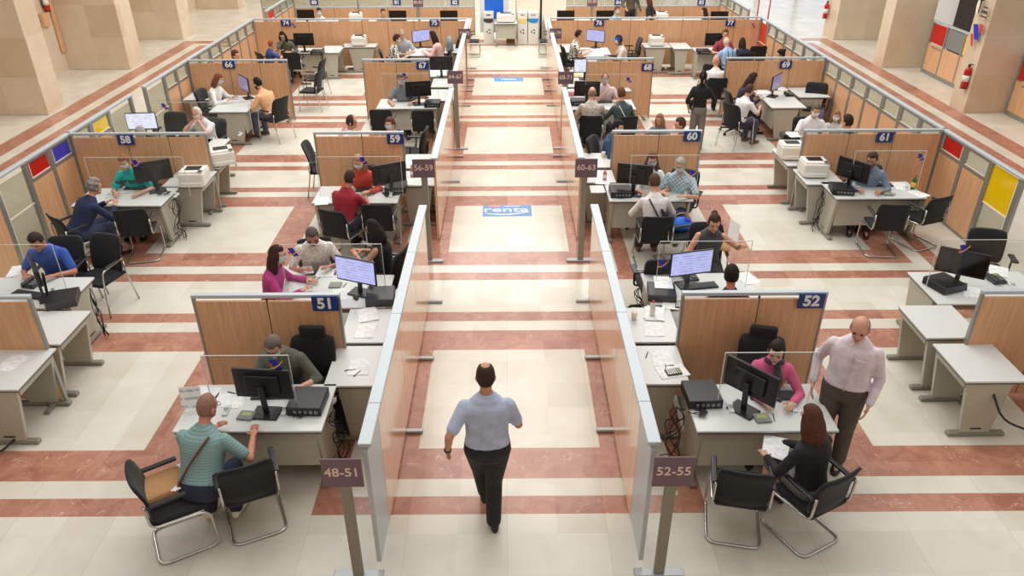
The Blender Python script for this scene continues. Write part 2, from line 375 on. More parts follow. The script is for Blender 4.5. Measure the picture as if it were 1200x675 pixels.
# ---------------------------------------------------------------- furniture kinds
def rrect(w, h, r, n=4):
    out = []
    for cx, cz, a0 in ((w/2-r, h/2-r, 0), (-w/2+r, h/2-r, 90), (-w/2+r, -h/2+r, 180), (w/2-r, -h/2+r, 270)):
        for k in range(n+1): q = R(a0+90*k/n); out.append((cx+r*math.cos(q), cz+r*math.sin(q)))
    return out
def curved_back(w, h, z0, y0, thick=.03, bow=.035, lean=.12, r=.05):
    """upholstered back: rounded outline, bowed sideways, leaning back; sitter looks along +y"""
    mb = MB(); nx, nz = 9, 7; grid = []
    for side in (0, 1):
        for iz in range(nz):
            for ix in range(nx):
                a = -1+2*ix/(nx-1); c = -1+2*iz/(nz-1)
                # squircle clamp for rounded corners
                x = a*w/2; z = c*h/2
                if abs(a) > .7 and abs(c) > .7:
                    ex = (abs(x)-(w/2-r))/r; ez = (abs(z)-(h/2-r))/r
                    if ex > 0 and ez > 0:
                        l = math.hypot(ex, ez)
                        if l > 1: x = math.copysign((w/2-r)+r*ex/l, x); z = math.copysign((h/2-r)+r*ez/l, z)
                y = y0+bow*a*a-lean*(c+1)/2*h-(thick if side else 0)+.02*math.sin((c+1)*PI*.6)
                grid.append((x, y, z0+h/2+z))
    N = nx*nz; fs = []
    for s in (0, 1):
        for iz in range(nz-1):
            for ix in range(nx-1):
                q = (s*N+iz*nx+ix, s*N+iz*nx+ix+1, s*N+(iz+1)*nx+ix+1, s*N+(iz+1)*nx+ix); fs.append(q if s else q[::-1])
    for ix in range(nx-1):
        fs.append((ix, ix+1, N+ix+1, N+ix)); b = (nz-1)*nx; fs.append((b+ix+1, b+ix, N+b+ix, N+b+ix+1))
    for iz in range(nz-1):
        a = iz*nx; c = a+nx; fs.append((c, a, N+a, N+c)); a += nx-1; c += nx-1; fs.append((a, c, N+c, N+a))
    return mb.add(grid, fs, 0, True)

# cantilever visitor chair: one bent tube with its closed end on the floor behind
visitor = Proto('visitor_chair')
mb = MB()
path = fillet([(-.235,-.235,.70),(-.235,-.225,.44),(-.235,.235,.425),(-.235,.255,.015),(-.235,-.25,.015),(.235,-.25,.015),(.235,.255,.015),(.235,.235,.425),(.235,-.225,.44),(.235,-.235,.70)], .085, 5)
mb.tube(path, .0125, 8); visitor.part('tube_frame', mb, 'chrome')
visitor.part('seat', MB().box((0,.0,.455), (.44,.45,.05), ch=.02), 'blk_fab')
visitor.part('backrest', curved_back(.46,.42,.47,-.20,.028,.03,.14), 'blk_fab')
for sx in (-1, 1):
    a = visitor.part('armrest', MB().box((sx*.245,-.06,.695), (.05,.32,.028), (4,0,0), ch=.012), 'blk')

# four-legged armchair with a high black back
fourleg = Proto('armchair')
for sx in (-1, 1):
    mb = MB(); mb.tube(fillet([(sx*.25,.26,.0),(sx*.25,.22,.44),(sx*.255,.19,.66),(sx*.255,-.2,.68)], .07, 4), .0115, 7)
    fourleg.part('front_leg', mb, 'chrome')
    mb = MB(); mb.tube(fillet([(sx*.25,-.30,.0),(sx*.245,-.21,.45),(sx*.23,-.22,.62)], .06, 4), .0115, 7)
    fourleg.part('rear_leg', mb, 'chrome')
    fourleg.part('armrest', MB().box((sx*.255,-.0,.69), (.042,.26,.022), ch=.01), 'blk')
fourleg.part('seat', MB().box((0,.0,.46), (.46,.46,.055), ch=.022), 'blk_fab')
fourleg.part('backrest', curved_back(.47,.50,.46,-.20,.03,.045,.2,.07), 'blk_fab')

# swivel office chair, with and without a headrest
def office(head):
    p = Proto('office_chair')
    mb = MB()
    for k in range(5):
        q = 2*PI*k/5+.3; c, s = math.cos(q), math.sin(q)
        mb.tube([(0,0,.11),(c*.16,s*.16,.10),(c*.31,s*.31,.075)], [.03,.024,.016], 6)
    b = p.part('star_base', mb, 'blk')
    mb = MB()
    for k in range(5):
        q = 2*PI*k/5+.3; c, s = math.cos(q)*.31, math.sin(q)*.31
        p.part('caster', MB().tube([(c-.022*s*3,s+.022*c*3,.032),(c+.022*s*3,s-.022*c*3,.032)], .03, 10), 'rubber', b)
    p.part('gas_column', MB().tube([(0,0,.1),(0,0,.28),(0,0,.281),(0,0,.43)], [.03,.03,.018,.018], 10), 'dgrey')
    p.part('seat', MB().box((0,.02,.47), (.49,.48,.08), ch=.035), 'blk_fab')
    p.part('backrest', curved_back(.47,.46 if head else .44,.52,-.20,.05,.03,.14,.06), 'blk_fab')
    p.part('back_support', MB().tube(fillet([(0,-.05,.42),(0,-.27,.44),(0,-.30,.72)], .08), .022, 7), 'blk')
    if head: p.part('headrest', MB().box((0,-.29,1.035), (.28,.07,.14), (-10,0,0), ch=.03), 'blk_fab')
    for sx in (-1, 1):
        a = p.part('arm_support', MB().tube(fillet([(sx*.2,.0,.44),(sx*.29,.0,.45),(sx*.30,-.02,.68)], .05), .014, 7), 'blk')
        p.part('armrest', MB().box((sx*.30,.0,.69), (.075,.25,.028), ch=.012), 'blk', a)
    return p
office_h, office_p = office(True), office(False)

def desk_proto(w, d, name='office_desk', modesty=True, h=.73):
    """front edge (visitor side) at y=0, user side at y=d, centred on x"""
    p = Proto(name)
    p.part('desktop', MB().box((0,d/2,h-.0125), (w,d,.025), ch=.004), 'top')
    p.part('dark_gap_strip', MB().box((0,d/2,h-.034), (w-.02,d-.02,.018)), 'dgrey')  # dark strip stands in for the shaded gap under the top
    p.part('beam', MB().box((0,d/2,h-.075), (w-.12,.10,.06)), 'legp')
    for sx in (-1, 1):
        mb = MB(); x = sx*(w/2-.05)
        mb.prism([(.04, h-.045), (d*.80, h-.045), (d*.70, .05), (d*.22, .05)], x-.022, x+.022, plane='yz')
        l = p.part('leg', mb, 'legp')
        p.part('foot', MB().box((x,d/2,.025), (.07,d*.94,.045), ch=.008), 'alu_d', l)
        p.part('cable_slot', MB().box((x+sx*.0235,d*.46,.10), (.002,.12,.018)), 'blk', l)
    if modesty:
        p.part('modesty_panel', MB().box((0,.10,h-.28), (w-.16,.02,.44), ch=.003), 'legp')
    else:
        p.part('side_rail', MB().box((0,.05,h-.085), (w-.12,.03,.07), ch=.003), 'legp')
    return p
desk_a = desk_proto(1.36, .74)
desk_w = desk_proto(1.36, .74)
side_t = desk_proto(.74, .62, 'side_table', False)
ret_t = desk_proto(1.2, .74, 'office_desk', True)
# drawer pedestal
ped = Proto('drawer_pedestal')
ped.part('body', MB().box((0,0,.34), (.42,.55,.60), ch=.006), 'legp')
for k in range(3):
    d = ped.part('drawer', MB().box((0,-.285,.16+k*.185), (.40,.018,.172), ch=.004), 'legp')
    ped.part('handle', MB().tube([(-.08,-.305,.2+k*.185),(.08,-.305,.2+k*.185)], .006, 6), 'alu', d)
ped.part('top', MB().box((0,0,.655), (.44,.57,.03), ch=.005), 'top')

# screens: panel looks along -y
def monitor_proto(face, w=.55, h=.325):
    p = Proto('computer_monitor')
    cz = .33
    hs = p.part('housing', MB().box((0,.0,cz), (w,.03,h), ch=.006).box((0,.025,cz), (w*.6,.03,h*.6), ch=.01), 'blk')
    p.part('screen_face', MB().box((0,-.0165,cz+.005), (w-.024,.002,h-.034)), face, hs)
    p.part('stand_post', MB().box((0,.055,.17), (.055,.03,.32), (-5,0,0), ch=.006), 'blk')
    p.part('stand_base', MB().box((0,.04,.009), (.26,.20,.018), ch=.006), 'blk')
    return p
mon = {k: monitor_proto(f) for k, f in (('lav', 'lit_lav'), ('white', 'lit_white'), ('dim', 'lit_dim'), ('off', 'blk_gloss'))}

kb = Proto('keyboard'); kb.part('base', MB().box((0,0,.009), (.44,.145,.018), ch=.005), 'blk')
mb = MB()
for r_ in range(5):
    for c_ in range(15): mb.box((-.20+c_*.0286,-.052+r_*.026,.0215), (.023,.021,.008))
kb.part('keys', mb, 'dgrey')
mouse = Proto('computer_mouse'); mouse.part('shell', MB().ell((0,0,.014), (.03,.055,.022)), 'blk'); mouse.part('wheel', MB().tube([(-.004,.025,.034),(.004,.025,.034)], .008, 8), 'dgrey')
pc = Proto('desktop_computer')
pc.part('case', MB().box((0,0,.05), (.33,.34,.095), ch=.006), 'blk')
pc.part('front_panel', MB().box((0,-.172,.05), (.32,.006,.085)).box((-.09,-.176,.06), (.12,.004,.012)), 'dgrey')
mb = MB()
for k in range(5): mb.box((-.12+k*.05,.173,.05), (.03,.01,.03))
pc.part('rear_ports', mb, 'grey_pl')
prn = Proto('laser_printer')
prn.part('body', MB().box((0,0,.13), (.40,.38,.22), ch=.025), 'white_pl')
prn.part('top_cover', MB().box((0,.01,.25), (.38,.33,.03), ch=.012), 'white_pl')
prn.part('output_slot', MB().box((.0,.02,.268), (.24,.17,.006), (3,0,0)), 'blk')
cp = prn.part('control_panel', MB().box((.15,-.12,.266), (.07,.09,.008)), 'grey_pl')
prn.part('buttons', MB().box((.15,-.12,.272), (.04,.05,.005)), 'blk', cp)
prn.part('paper_tray', MB().box((0,-.195,.06), (.34,.03,.07), ch=.008), 'white_pl')
phone = Proto('desk_telephone'); phone.part('base', MB().box((0,0,.025), (.18,.20,.035), (6,0,0), ch=.008), 'blk')
h_ = phone.part('handset', MB().box((-.06,0,.06), (.045,.2,.02), (6,0,0), ch=.008).ell((-.06,.08,.055), (.028,.028,.02)).ell((-.06,-.08,.05), (.028,.028,.02)), 'blk')
mb = MB()
for r_ in range(4):
    for c_ in range(3): mb.box((.015+c_*.025,-.06+r_*.024,.045+r_*.0025), (.017,.015,.008))
phone.part('keypad', mb, 'grey_pl'); phone.part('display', MB().box((.04,.055,.056), (.08,.035,.004), (6,0,0)), 'lcd')
sigpad = Proto('signature_pad'); sigpad.part('case', MB().box((0,0,.012), (.15,.13,.022), ch=.006), 'grey_pl'); sigpad.part('display', MB().box((.0,.01,.0245), (.09,.05,.003)), 'lcd')
sigpad.part('stylus', MB().tube([(.10,-.05,.008),(.13,.06,.008)], .004, 6), 'blk')
calc = Proto('calculator'); calc.part('body', MB().box((0,0,.012), (.11,.16,.02), (4,0,0), ch=.005), 'dgrey'); calc.part('display', MB().box((0,.055,.026), (.09,.03,.003), (4,0,0)), 'lcd')
mb = MB()
for r_ in range(5):
    for c_ in range(4): mb.box((-.036+c_*.024,-.06+r_*.02,.022+r_*.0015), (.017,.013,.006))
calc.part('keys', mb, 'white_pl')
def bottle_proto(name, body, capm, h=.2, r=.032):
    p = Proto(name); mb = MB(); mb.tube([(0,0,0),(0,0,.005),(0,0,h*.62),(0,0,h*.78),(0,0,h*.92)], [r*.8,r,r,r*.4,r*.38], 14); p.part('body', mb, body)
    p.part('cap', MB().tube([(0,0,h*.92),(0,0,h)], r*.45, 10), capm)
    p.part('label', MB().tube([(0,0,h*.2),(0,0,h*.5)], r*1.02, 14), 'white_pl' if body != 'green_glass' else 'logo_yel'); return p
bot_pink = bottle_proto('hand_gel_bottle', 'pinkish', 'red'); bot_clear = bottle_proto('water_bottle', 'clearpl', 'logo_red', .21, .03); bot_green = bottle_proto('glass_bottle', 'green_glass', 'logo_red', .25, .035)
cup = Proto('paper_cup'); cup.part('body', MB().tube([(0,0,0),(0,0,.09),(0,0,.0901),(0,0,.02)], [.028,.038,.034,.026], 16), 'cream_l'); cup.part('rim', MB().tube([(math.cos(k*PI/8)*.037,math.sin(k*PI/8)*.037,.09) for k in range(16)], .003, 5, closed=True), 'white_pl')
pen = Proto('ballpoint_pen'); pen.part('barrel', MB().tube([(-.06,0,.006),(.05,0,.006)], .005, 6), 'blk'); pen.part('tip', MB().tube([(.05,0,.006),(.07,0,.004)], [.005,.001], 6), 'silver')
def papers(x, y, z, rz, label, n=2, group=None, name='paper_stack'):
    mb = MB(); rr = random.Random(hash(label) % 999 if False else len(label)*7+int(x*10))
    for k in range(n):
        mb.box((rr.uniform(-.012,.012), rr.uniform(-.012,.012), .0015+k*.003), (.21,.297,.0022), (0,0,rr.uniform(-8,8)))
    return single(name, mb, 'paper', label, 'papers', (x, y, z), rz, group)
def cable(pts, label, r=.005, m='blk', name='power_cable', cat='cable', group=None):
    x, y, z = pts[0]; mb = MB(); mb.tube(fillet([(a-x, b-y, c-z) for a, b, c in pts], .12, 4), r, 6)
    return single(name, mb, m, label, cat, (x, y, z), 0, group)

# clear shields with the small blue, red and yellow emblem
def shield(x, y, w, z0, z1, rz, label, ex=.8, ez=.12, group=None):
    p = Proto('acrylic_shield')
    h = z1-z0
    p.part('pane', MB().box((0,0,z0+h/2), (w,.005,h)), 'acrylic')
    p.part('polished_edge', MB().box((0,0,z1), (w,.007,.006)).box((w/2,0,z0+h/2), (.006,.007,h)).box((-w/2,0,z0+h/2), (.006,.007,h)), 'edge')
    for sx in (-1, 1):
        p.part('foot', MB().box((sx*w*.35,0,z0+.01), (.05,.16,.02), ch=.004).box((sx*w*.35,0,z0+.03), (.04,.03,.05)), 'edge')
    xx = (ex-.5)*w; zz = z1-ez
    e = p.part('emblem', MB().prism([(xx-.06,zz+.05),(xx+.0,zz+.06),(xx+.065,zz-.045),(xx+.0,zz-.06)], -.006, -.004), 'logo_blue', label='blue, red and yellow emblem')
    sw = [(xx-.05+.12*k/8, zz-.05+.085*(k/8)**2) for k in range(9)]
    mb = MB(); mb.prism(sw+[(a, b+.016) for a, b in reversed(sw)], -.009, -.007); p.part('emblem_swoosh', mb, 'logo_yel', e)
    p.part('emblem_flag', MB().prism([(xx-.065,zz-.005),(xx-.03,zz+.02),(xx-.035,zz-.03)], -.009, -.007), 'logo_red', e)
    return p.place(x, y, 0, rz, label, 'protective screen', group)
# tangle of cables on or beside a desk
def tangle(x, y, z, label, s=.12, drop=0., seed=1):
    rr = random.Random(seed); mb = MB()
    for k in range(6):
        pts = []; a = rr.uniform(0, 6)
        for i in range(9):
            t = i/8; a += rr.uniform(-1.2, 1.2)
            pts.append((math.cos(a)*s*rr.uniform(.3,1.), math.sin(a)*s*.7*rr.uniform(.3,1.), .012+rr.uniform(0,.03)-drop*t*t))
        mb.tube(fillet(pts, .05, 3), .0045, 5)
    return single('cable_bundle', mb, 'blk', label, 'cables', (x, y, z))

# ---------------------------------------------------------------- people
HEADC = Vector((0, .0, 0))
def smooth_mesh(mb, voxel, mats, name, it=3):
    me = mb.mesh('tmp', ['eye'])
    o = bpy.data.objects.new('tmp', me); COL.objects.link(o)
    md = o.modifiers.new('r', 'REMESH'); md.mode = 'VOXEL'; md.voxel_size = voxel; md.use_smooth_shade = True
    if it: sm = o.modifiers.new('s', 'SMOOTH'); sm.factor = .5; sm.iterations = it
    dg = bpy.context.evaluated_depsgraph_get(); dg.update()
    out = bpy.data.meshes.new_from_object(o.evaluated_get(dg)); bpy.data.objects.remove(o); bpy.data.meshes.remove(me)
    out.materials.clear()
    for m in mats: out.materials.append(M[m] if isinstance(m, str) else m)
    out.name = name; n = len(out.polygons)
    out.polygons.foreach_set('material_index', [0]*n); out.polygons.foreach_set('use_smooth', [True]*n)
    return out
CLOTH = {}
def cmat(kind, rgb, **k):
    key = (kind, rgb)
    if key not in CLOTH:
        nm = kind+'_%d_%d_%d' % rgb
        if kind == 'skin': CLOTH[key] = mat(nm, rgb, .55, 0, .06, 25, .02)
        elif kind == 'hair': CLOTH[key] = mat(nm, rgb, .7, 0, .3, 90, .6, stretch=(1,1,.25), spec=.25)
        else: CLOTH[key] = mat(nm, rgb, .85, 0, .14, 11, .6, sheen=.05)
    return CLOTH[key]
def pattern_mat(name, a, b_, scale, kind='noise'):
    if name in M: return M[name]
    m, t, b = nt(name); N = t.nodes; L = t.links
    tc = N.new('ShaderNodeTexCoord')
    if kind == 'check': n = N.new('ShaderNodeTexChecker'); n.inputs['Scale'].default_value = scale; L.new(tc.outputs['Object'], n.inputs[0]); n.inputs[1].default_value = lin(a); n.inputs[2].default_value = lin(b_); L.new(n.outputs[0], b.inputs['Base Color'])
    elif kind == 'stripe':
        n = N.new('ShaderNodeTexWave'); n.bands_direction = 'Z'; n.inputs['Scale'].default_value = scale; n.inputs['Distortion'].default_value = 1.
        L.new(tc.outputs['Object'], n.inputs[0]); cr = N.new('ShaderNodeValToRGB'); cr.color_ramp.elements[0].color = lin(a); cr.color_ramp.elements[1].color = lin(b_); L.new(n.outputs[1], cr.inputs[0]); L.new(cr.outputs[0], b.inputs['Base Color'])
    else:
        n = N.new('ShaderNodeTexVoronoi' if kind == 'dots' else 'ShaderNodeTexNoise'); n.inputs['Scale'].default_value = scale
        L.new(tc.outputs['Object'], n.inputs[0]); cr = N.new('ShaderNodeValToRGB'); cr.color_ramp.interpolation = 'CONSTANT'
        cr.color_ramp.elements[0].color = lin(a); cr.color_ramp.elements[1].color = lin(b_); cr.color_ramp.elements[1].position = .3 if kind == 'dots' else .52
        L.new(n.outputs[0], cr.inputs[0]); L.new(cr.outputs[0], b.inputs['Base Color'])
    b.inputs['Roughness'].default_value = .85; M[name] = m; return m

def limb_ik(S, W, l1, l2, hint):
    d = W-S; L = d.length
    if L > (l1+l2)*.985: W = S+d.normalized()*(l1+l2)*.985; d = W-S; L = d.length
    a = (l1*l1-l2*l2+L*L)/(2*L); h = math.sqrt(max(0, l1*l1-a*a)); t = d.normalized()
    n = (hint-t*hint.dot(t)); n = n.normalized() if n.length > 1e-5 else t.orthogonal()
    return S+t*a+n*h, W
NP = 0
def person(label, px=None, py=None, ang=0., pose='sit', hz=None, xy=None, lean=8, hy=0., hp=10., hands=None, s=1., w=1., belly=0.,
           skin=(214,164,136), shirt=(200,200,200), shirt_mat=None, sleeve='short', legs=(40,42,50), leg_mat=None, bottom='trousers', hair=('short', (50,38,32)), mask=None,
           near=False, extra=(), chair=None, chair_label=None, chair_group=None, chair_off=(0, -.02), legpose=None, shoes='shoe_b', turn=0., grip=None, open_collar=True, layer=None):
    """a clothed figure; local frame: right +x, forward +y. ang is the compass direction faced (0 = away from the entrance, 90 = right)"""
    global NP; NP += 1
    V = Vector; vox = .011 if near else .017
    a = R(lean); dr = V((0, math.sin(a), math.cos(a)))
    P = V((0, 0, (.56 if pose == 'sit' else .93)*s)); q = s
    N_ = P+dr*.52*q; fwd = V((0, math.cos(a), -math.sin(a)))
    TW = Matrix.Rotation(-R(turn), 3, 'Z')   # shoulders turned
    def tor(t, hw, hd, inf=0.):
        c = P+dr*t*q; f = max(0, min(1, t/.5)); tw = Matrix.Rotation(-R(turn)*f, 3, 'Z'); ring = []
        b = belly*math.exp(-((t-.12)/.14)**2)
        for j in range(18):
            g = 2*PI*j/18; cc, ss = math.cos(g), math.sin(g)
            x = math.copysign(abs(cc)**.85, cc)*(hw*w*q+inf+b*.5); y = math.copysign(abs(ss)**.9, ss)*(hd*q+inf+(b if ss > 0 else 0))
            ring.append(c+tw @ (V((1,0,0))*x+fwd*y))
        return ring
    prof = [(-.13,.09,.085),(-.10,.135,.105),(-.03,.165,.118),(.04,.162,.114),(.13,.142,.102),(.22,.148,.106),(.31,.166,.114),(.39,.176,.112),(.435,.160,.096),(.47,.118,.076),(.505,.082,.062),(.53,.056,.056)]
    sh = {}
    for sd in (-1, 1): sh[sd] = P+dr*.415*q+TW @ (V((sd*.165*w*q, 0, 0))+fwd*.0)
    # head frame
    yaw = R(turn+hy); pit = R(hp)
    Rh = Matrix.Rotation(-yaw, 3, 'Z') @ Matrix.Rotation(-pit, 3, 'X')
    nb = N_; Hb = nb+dr*.055*q+V((0,.015,0)); Hc = Hb+Rh @ V((0,.022,.105))*q*.98
    def HD(v): return Hc+Rh @ (V(v)*q)
    if hands is None: hands = ((.17,.40,.79), (-.17,.40,.79)) if pose == 'sit' else ((.24,.04,.86), (-.24,.04,.86))
    arms = {}
    for sd, hnd in ((1, hands[0]), (-1, hands[1])):
        W = V(hnd); W = V((W.x, W.y, W.z)); hint = V((sd*.75, -.35, -.75)) if pose == 'sit' else V((sd*.5, -.9, -.2))
        E_, W = limb_ik(sh[sd], W, .285*q, .245*q, hint); arms[sd] = (sh[sd], E_, W)
    LG = {}
    for sd in (-1, 1):
        hip = P+V((sd*.088*w*q, 0, -.02))
        if legpose: k_, an = [V(v) for v in legpose[0 if sd == 1 else 1]]
        elif pose == 'sit': k_ = V((sd*.12*q, .43*q, .50*q)); an = V((sd*.12*q, .42*q, .10))
        else: k_ = V((sd*.095*q, .03, .50*q)); an = V((sd*.10*q, -.01, .09))
        LG[sd] = (hip, k_, an)
    # --- body
    b = MB(); inn = -.008
    b.loft([tor(t, hw, hd, inn if t < .47 else 0) for t, hw, hd in prof])
    b.cap(nb-dr*.05*q, Hb+Rh @ V((0,0,.03)), .054*q, .05*q, 12)
    hr = (.074*q, .092*q, .112*q)
    b.ell(HD((0,-.005,.012)), hr, Rh, nu=20, nv=14); b.ell(HD((0,.026,-.055)), (.055*q,.06*q,.062*q), Rh)
    b.ell(HD((0,.092,-.018)), (.0145*q,.02*q,.026*q), Rh, nu=10, nv=8)
    b.ell(HD((0,.078,-.095)), (.024*q,.018*q,.02*q), Rh, nu=10, nv=8)
    b.ell(HD((0,.072,.032)), (.052*q,.02*q,.016*q), Rh, nu=10, nv=8)
    for sd in (-1, 1): b.ell(HD((sd*.077,-.006,-.012)), (.012*q,.02*q,.033*q), Rh, nu=10, nv=8)
    ca = .045
    for sd in (-1, 1):
        S_, E_, W = arms[sd]; 
        b.cap(S_, E_, .048*q, .039*q); b.cap(E_, W, .039*q, .026*q)
        hd_ = (W-E_).normalized(); pal = W+hd_*.045*q
        g = (grip or {}).get(sd)
        nrm = V((0,0,-1)); nrm = (nrm-hd_*nrm.dot(hd_)); nrm = nrm.normalized() if nrm.length > .3 else V((-sd,0,0))
        if pose != 'sit' and not g: nrm = V((-sd,.0,0)); nrm = (nrm-hd_*nrm.dot(hd_)).normalized()
        lat = hd_.cross(nrm)*-1
        if lat.dot(V((-sd,0,0))) < 0 and pose == 'sit': lat = -lat
        if pose != 'sit' and lat.y < 0: lat = -lat     # thumb side
        Mh = Matrix((lat, hd_, nrm)).transposed()
        b.ell(pal, (.039*q,.052*q,.016*q), Mh, nu=12, nv=8)
        arms[sd] = (S_, E_, W, pal, lat, hd_, nrm)
        hip, k_, an = LG[sd]
        b.cap(hip, k_, .078*w*q, .054*q); b.cap(k_, an, .052*q, .036*q)
        b.cap(an+V((0,0,-.03)), an+V((sd*.01,.13*q,-.05)), .032, .026)
    body = smooth_mesh(b, vox, [cmat('skin', skin), 'eye', 'lip'], 'person')
    # fingers, eyes, lips joined on
    fx = MB()
    for sd in (-1, 1):
        S_, E_, W, pal, lat, hd_, nrm = arms[sd]; r = .0085*q; curl = (.9 if (grip or {}).get(sd) else .35)
        for k, (off, ln) in enumerate(((.028,.068), (.0095,.078), (-.0095,.074), (-.028,.058))):
            p0 = pal+hd_*.035*q+lat*off*q; p1 = p0+(hd_*math.cos(curl*.4)+nrm*math.sin(curl*.4))*ln*.5*q; p2 = p1+(hd_*math.cos(curl*1.3)+nrm*math.sin(curl*1.3))*ln*.32*q; p3 = p2+(hd_*math.cos(curl*2.1)+nrm*math.sin(curl*2.1))*ln*.3*q
            fx.tube([p0, p1, p2, p3, p3+(p3-p2)*.1], [r*1.08, r, r*.92, r*.8, r*.3], 7)
        t0 = pal-hd_*.022*q+lat*.028*q; t1 = t0+(lat*.75+hd_*.6+nrm*.15).normalized()*.036*q; t2 = t1+(hd_*.9+lat*.25+nrm*.3).normalized()*.03*q
        fx.tube([t0, t1, t2, t2+(t2-t1)*.12], [r*1.4, r*1.15, r*.9, r*.35], 7)
    for sd in (-1, 1):
        fx.ell(HD((sd*.03,.083,.012)), (.011*q,.006*q,.0055*q), Rh, 1, 8, 6)
        fx.box(HD((sd*.03,.089,.031)), (.026*q,.004,.005*q), (0,0,0), 1)
    if not mask: fx.ell(HD((0,.088,-.058)), (.022*q,.006*q,.0065*q), Rh, 2, 8, 6)
    bm = bmesh.new(); bm.from_mesh(body); tmp = fx.mesh('f', ['eye']); bm.from_mesh(tmp); bm.to_mesh(body); bm.free(); bpy.data.meshes.remove(tmp)
    # --- place
    if xy is None:
        h_ = hz if hz is not None else Hc.z; X, Y = at(px, py, Hc.z)
        rot = Matrix.Rotation(-R(ang), 3, 'Z'); off = rot @ V((Hc.x, Hc.y, 0)); X -= off.x; Y -= off.y
    else: X, Y = xy
    o = link('person', body, None, (X, Y, 0), -ang); tag(o, label, 'person')
    def child(nm, me, lb=None):
        c = link(nm, me, o)
        if lb: c['label'] = lb
        return c
    def cm(col, mt, kind='cloth'): return mt or cmat(kind, col)
    # --- top garment
    if sleeve:
        c = MB(); lo = -.02 if bottom != 'dress' and pose != 'sit' else -.1
        if layer == 'long': lo = -.13
        c.loft([tor(t, hw, hd, .012) for t, hw, hd in prof if lo <= t <= .48]+[tor(.495,.100,.074,.010), tor(.520,.076,.066,.008), tor(.542,.058,.058,.006)])
        for sd in (-1, 1):
            S_, E_, W = arms[sd][:3]
            if sleeve == 'short': e = S_.lerp(E_, .74); c.cap(S_, e, .064*q, .058*q, 14)
            elif sleeve == 'long': c.cap(S_, E_, .058*q, .049*q, 14); c.cap(E_, E_.lerp(W, .93), .048*q, .038*q, 14)
            elif sleeve == 'rolled': c.cap(S_, E_, .062*q, .052*q, 14); c.cap(E_, E_.lerp(W, .25), .053*q, .05*q, 14)
        me = smooth_mesh(c, vox*1.1, [cm(shirt, shirt_mat)], 'shirt', 2)
        child('shirt', me)
        if open_collar and sleeve != 'none':
            ring = MB(); pts = []
            for k in range(13):
                g = -PI*.5+.35+ (2*PI-.7)*k/12; pts.append(nb+dr*(.018)+Rh @ V((0,0,0))+TW @ (V((1,0,0))*math.cos(g)*.060*q+fwd*(math.sin(g)*-.060*q)))
            ring.tube(pts, .011, 6); child('collar', ring.mesh('collar', [cm(shirt, shirt_mat)]))
        if layer == 'buttoned':
            for sd in (-1, 1):
                cl = MB(); bp = nb+TW @ (V((sd*.026, .062, -.012)))
                cl.add([bp+V((-sd*.022,.0,.022)), bp+V((sd*.026,-.022,.026)), bp+V((sd*.034,.0,-.012)), bp+V((sd*.004,.032,-.040)), bp+V((-sd*.022,.006,.026)), bp+V((sd*.026,-.016,.030)), bp+V((sd*.034,.006,-.008)), bp+V((sd*.004,.038,-.036))],
                       [(0,1,2,3),(7,6,5,4),(0,4,5,1),(1,5,6,2),(2,6,7,3),(3,7,4,0)])
                child('collar_flap', cl.mesh('collar_flap', [cm(shirt, shirt_mat)]))
            pl = MB()
            pl.tube([P+dr*t*q+fwd*(hd*q+.016+belly*math.exp(-((t-.12)/.14)**2)) for t, hw, hd in prof if 0 <= t <= .45], .006, 5)
            child('button_placket', pl.mesh('button_placket', [cm(shirt, shirt_mat)]))
            if pose != 'sit':
                pk = P+dr*.33*q+V((-.075,0,0))+fwd*(.114*q+.018); child('chest_pocket', MB().box(pk, (.10,.012,.11), (-lean,0,0), ch=.004).mesh('chest_pocket', [cm(shirt, shirt_mat)]))
    # --- lower garment
    c = MB(); up = .05; ring0 = [tor(t, hw, hd, .014) for t, hw, hd in prof if t <= up]; c.loft(ring0)
    for sd in (-1, 1):
        hip, k_, an = LG[sd]
        if bottom == 'trousers': tr = 1.08 if pose != 'sit' else 1.; c.cap(hip, k_, .094*w*q*tr, .074*q*tr, 14); c.cap(k_, an+V((0,0,.0)), .073*q*tr, .064*q*tr, 14)
        elif bottom == 'shorts': c.cap(hip, hip.lerp(k_, .9), .09*w*q, .072*q, 14)
        elif bottom in ('skirt', 'dress'): c.cap(hip, hip.lerp(k_, .92), .094*w*q, .085*q, 14); 
    if bottom in ('skirt', 'dress'): c.cap((LG[1][0]+LG[-1][0])/2, (LG[1][1]+LG[-1][1])/2*.95, .09*q, .07*q)
    child('trousers' if bottom == 'trousers' else bottom if bottom != 'dress' else 'skirt', smooth_mesh(c, vox*1.1, [cm(legs, leg_mat)], 'trousers', 2))
    for sd in (-1, 1):
        hip, k_, an = LG[sd]; f = MB(); z0 = an.z-.09
        rings = []
        for yy, hw, ht in ((-.075,.022,.05),(-.055,.036,.085),(0,.04,.10),(.06,.043,.07),(.12,.047,.055),(.17,.038,.045),(.19,.018,.03)):
            rings.append([V((an.x+sd*.008+hw*math.cos(g), an.y+yy, max(z0+.002, z0+ht/2+ht/2*math.sin(g)))) for g in [2*PI*j/12 for j in range(12)]])
        f.loft(rings); child('shoe', f.mesh('shoe', [shoes]))
    # --- hair
    style, hc = hair
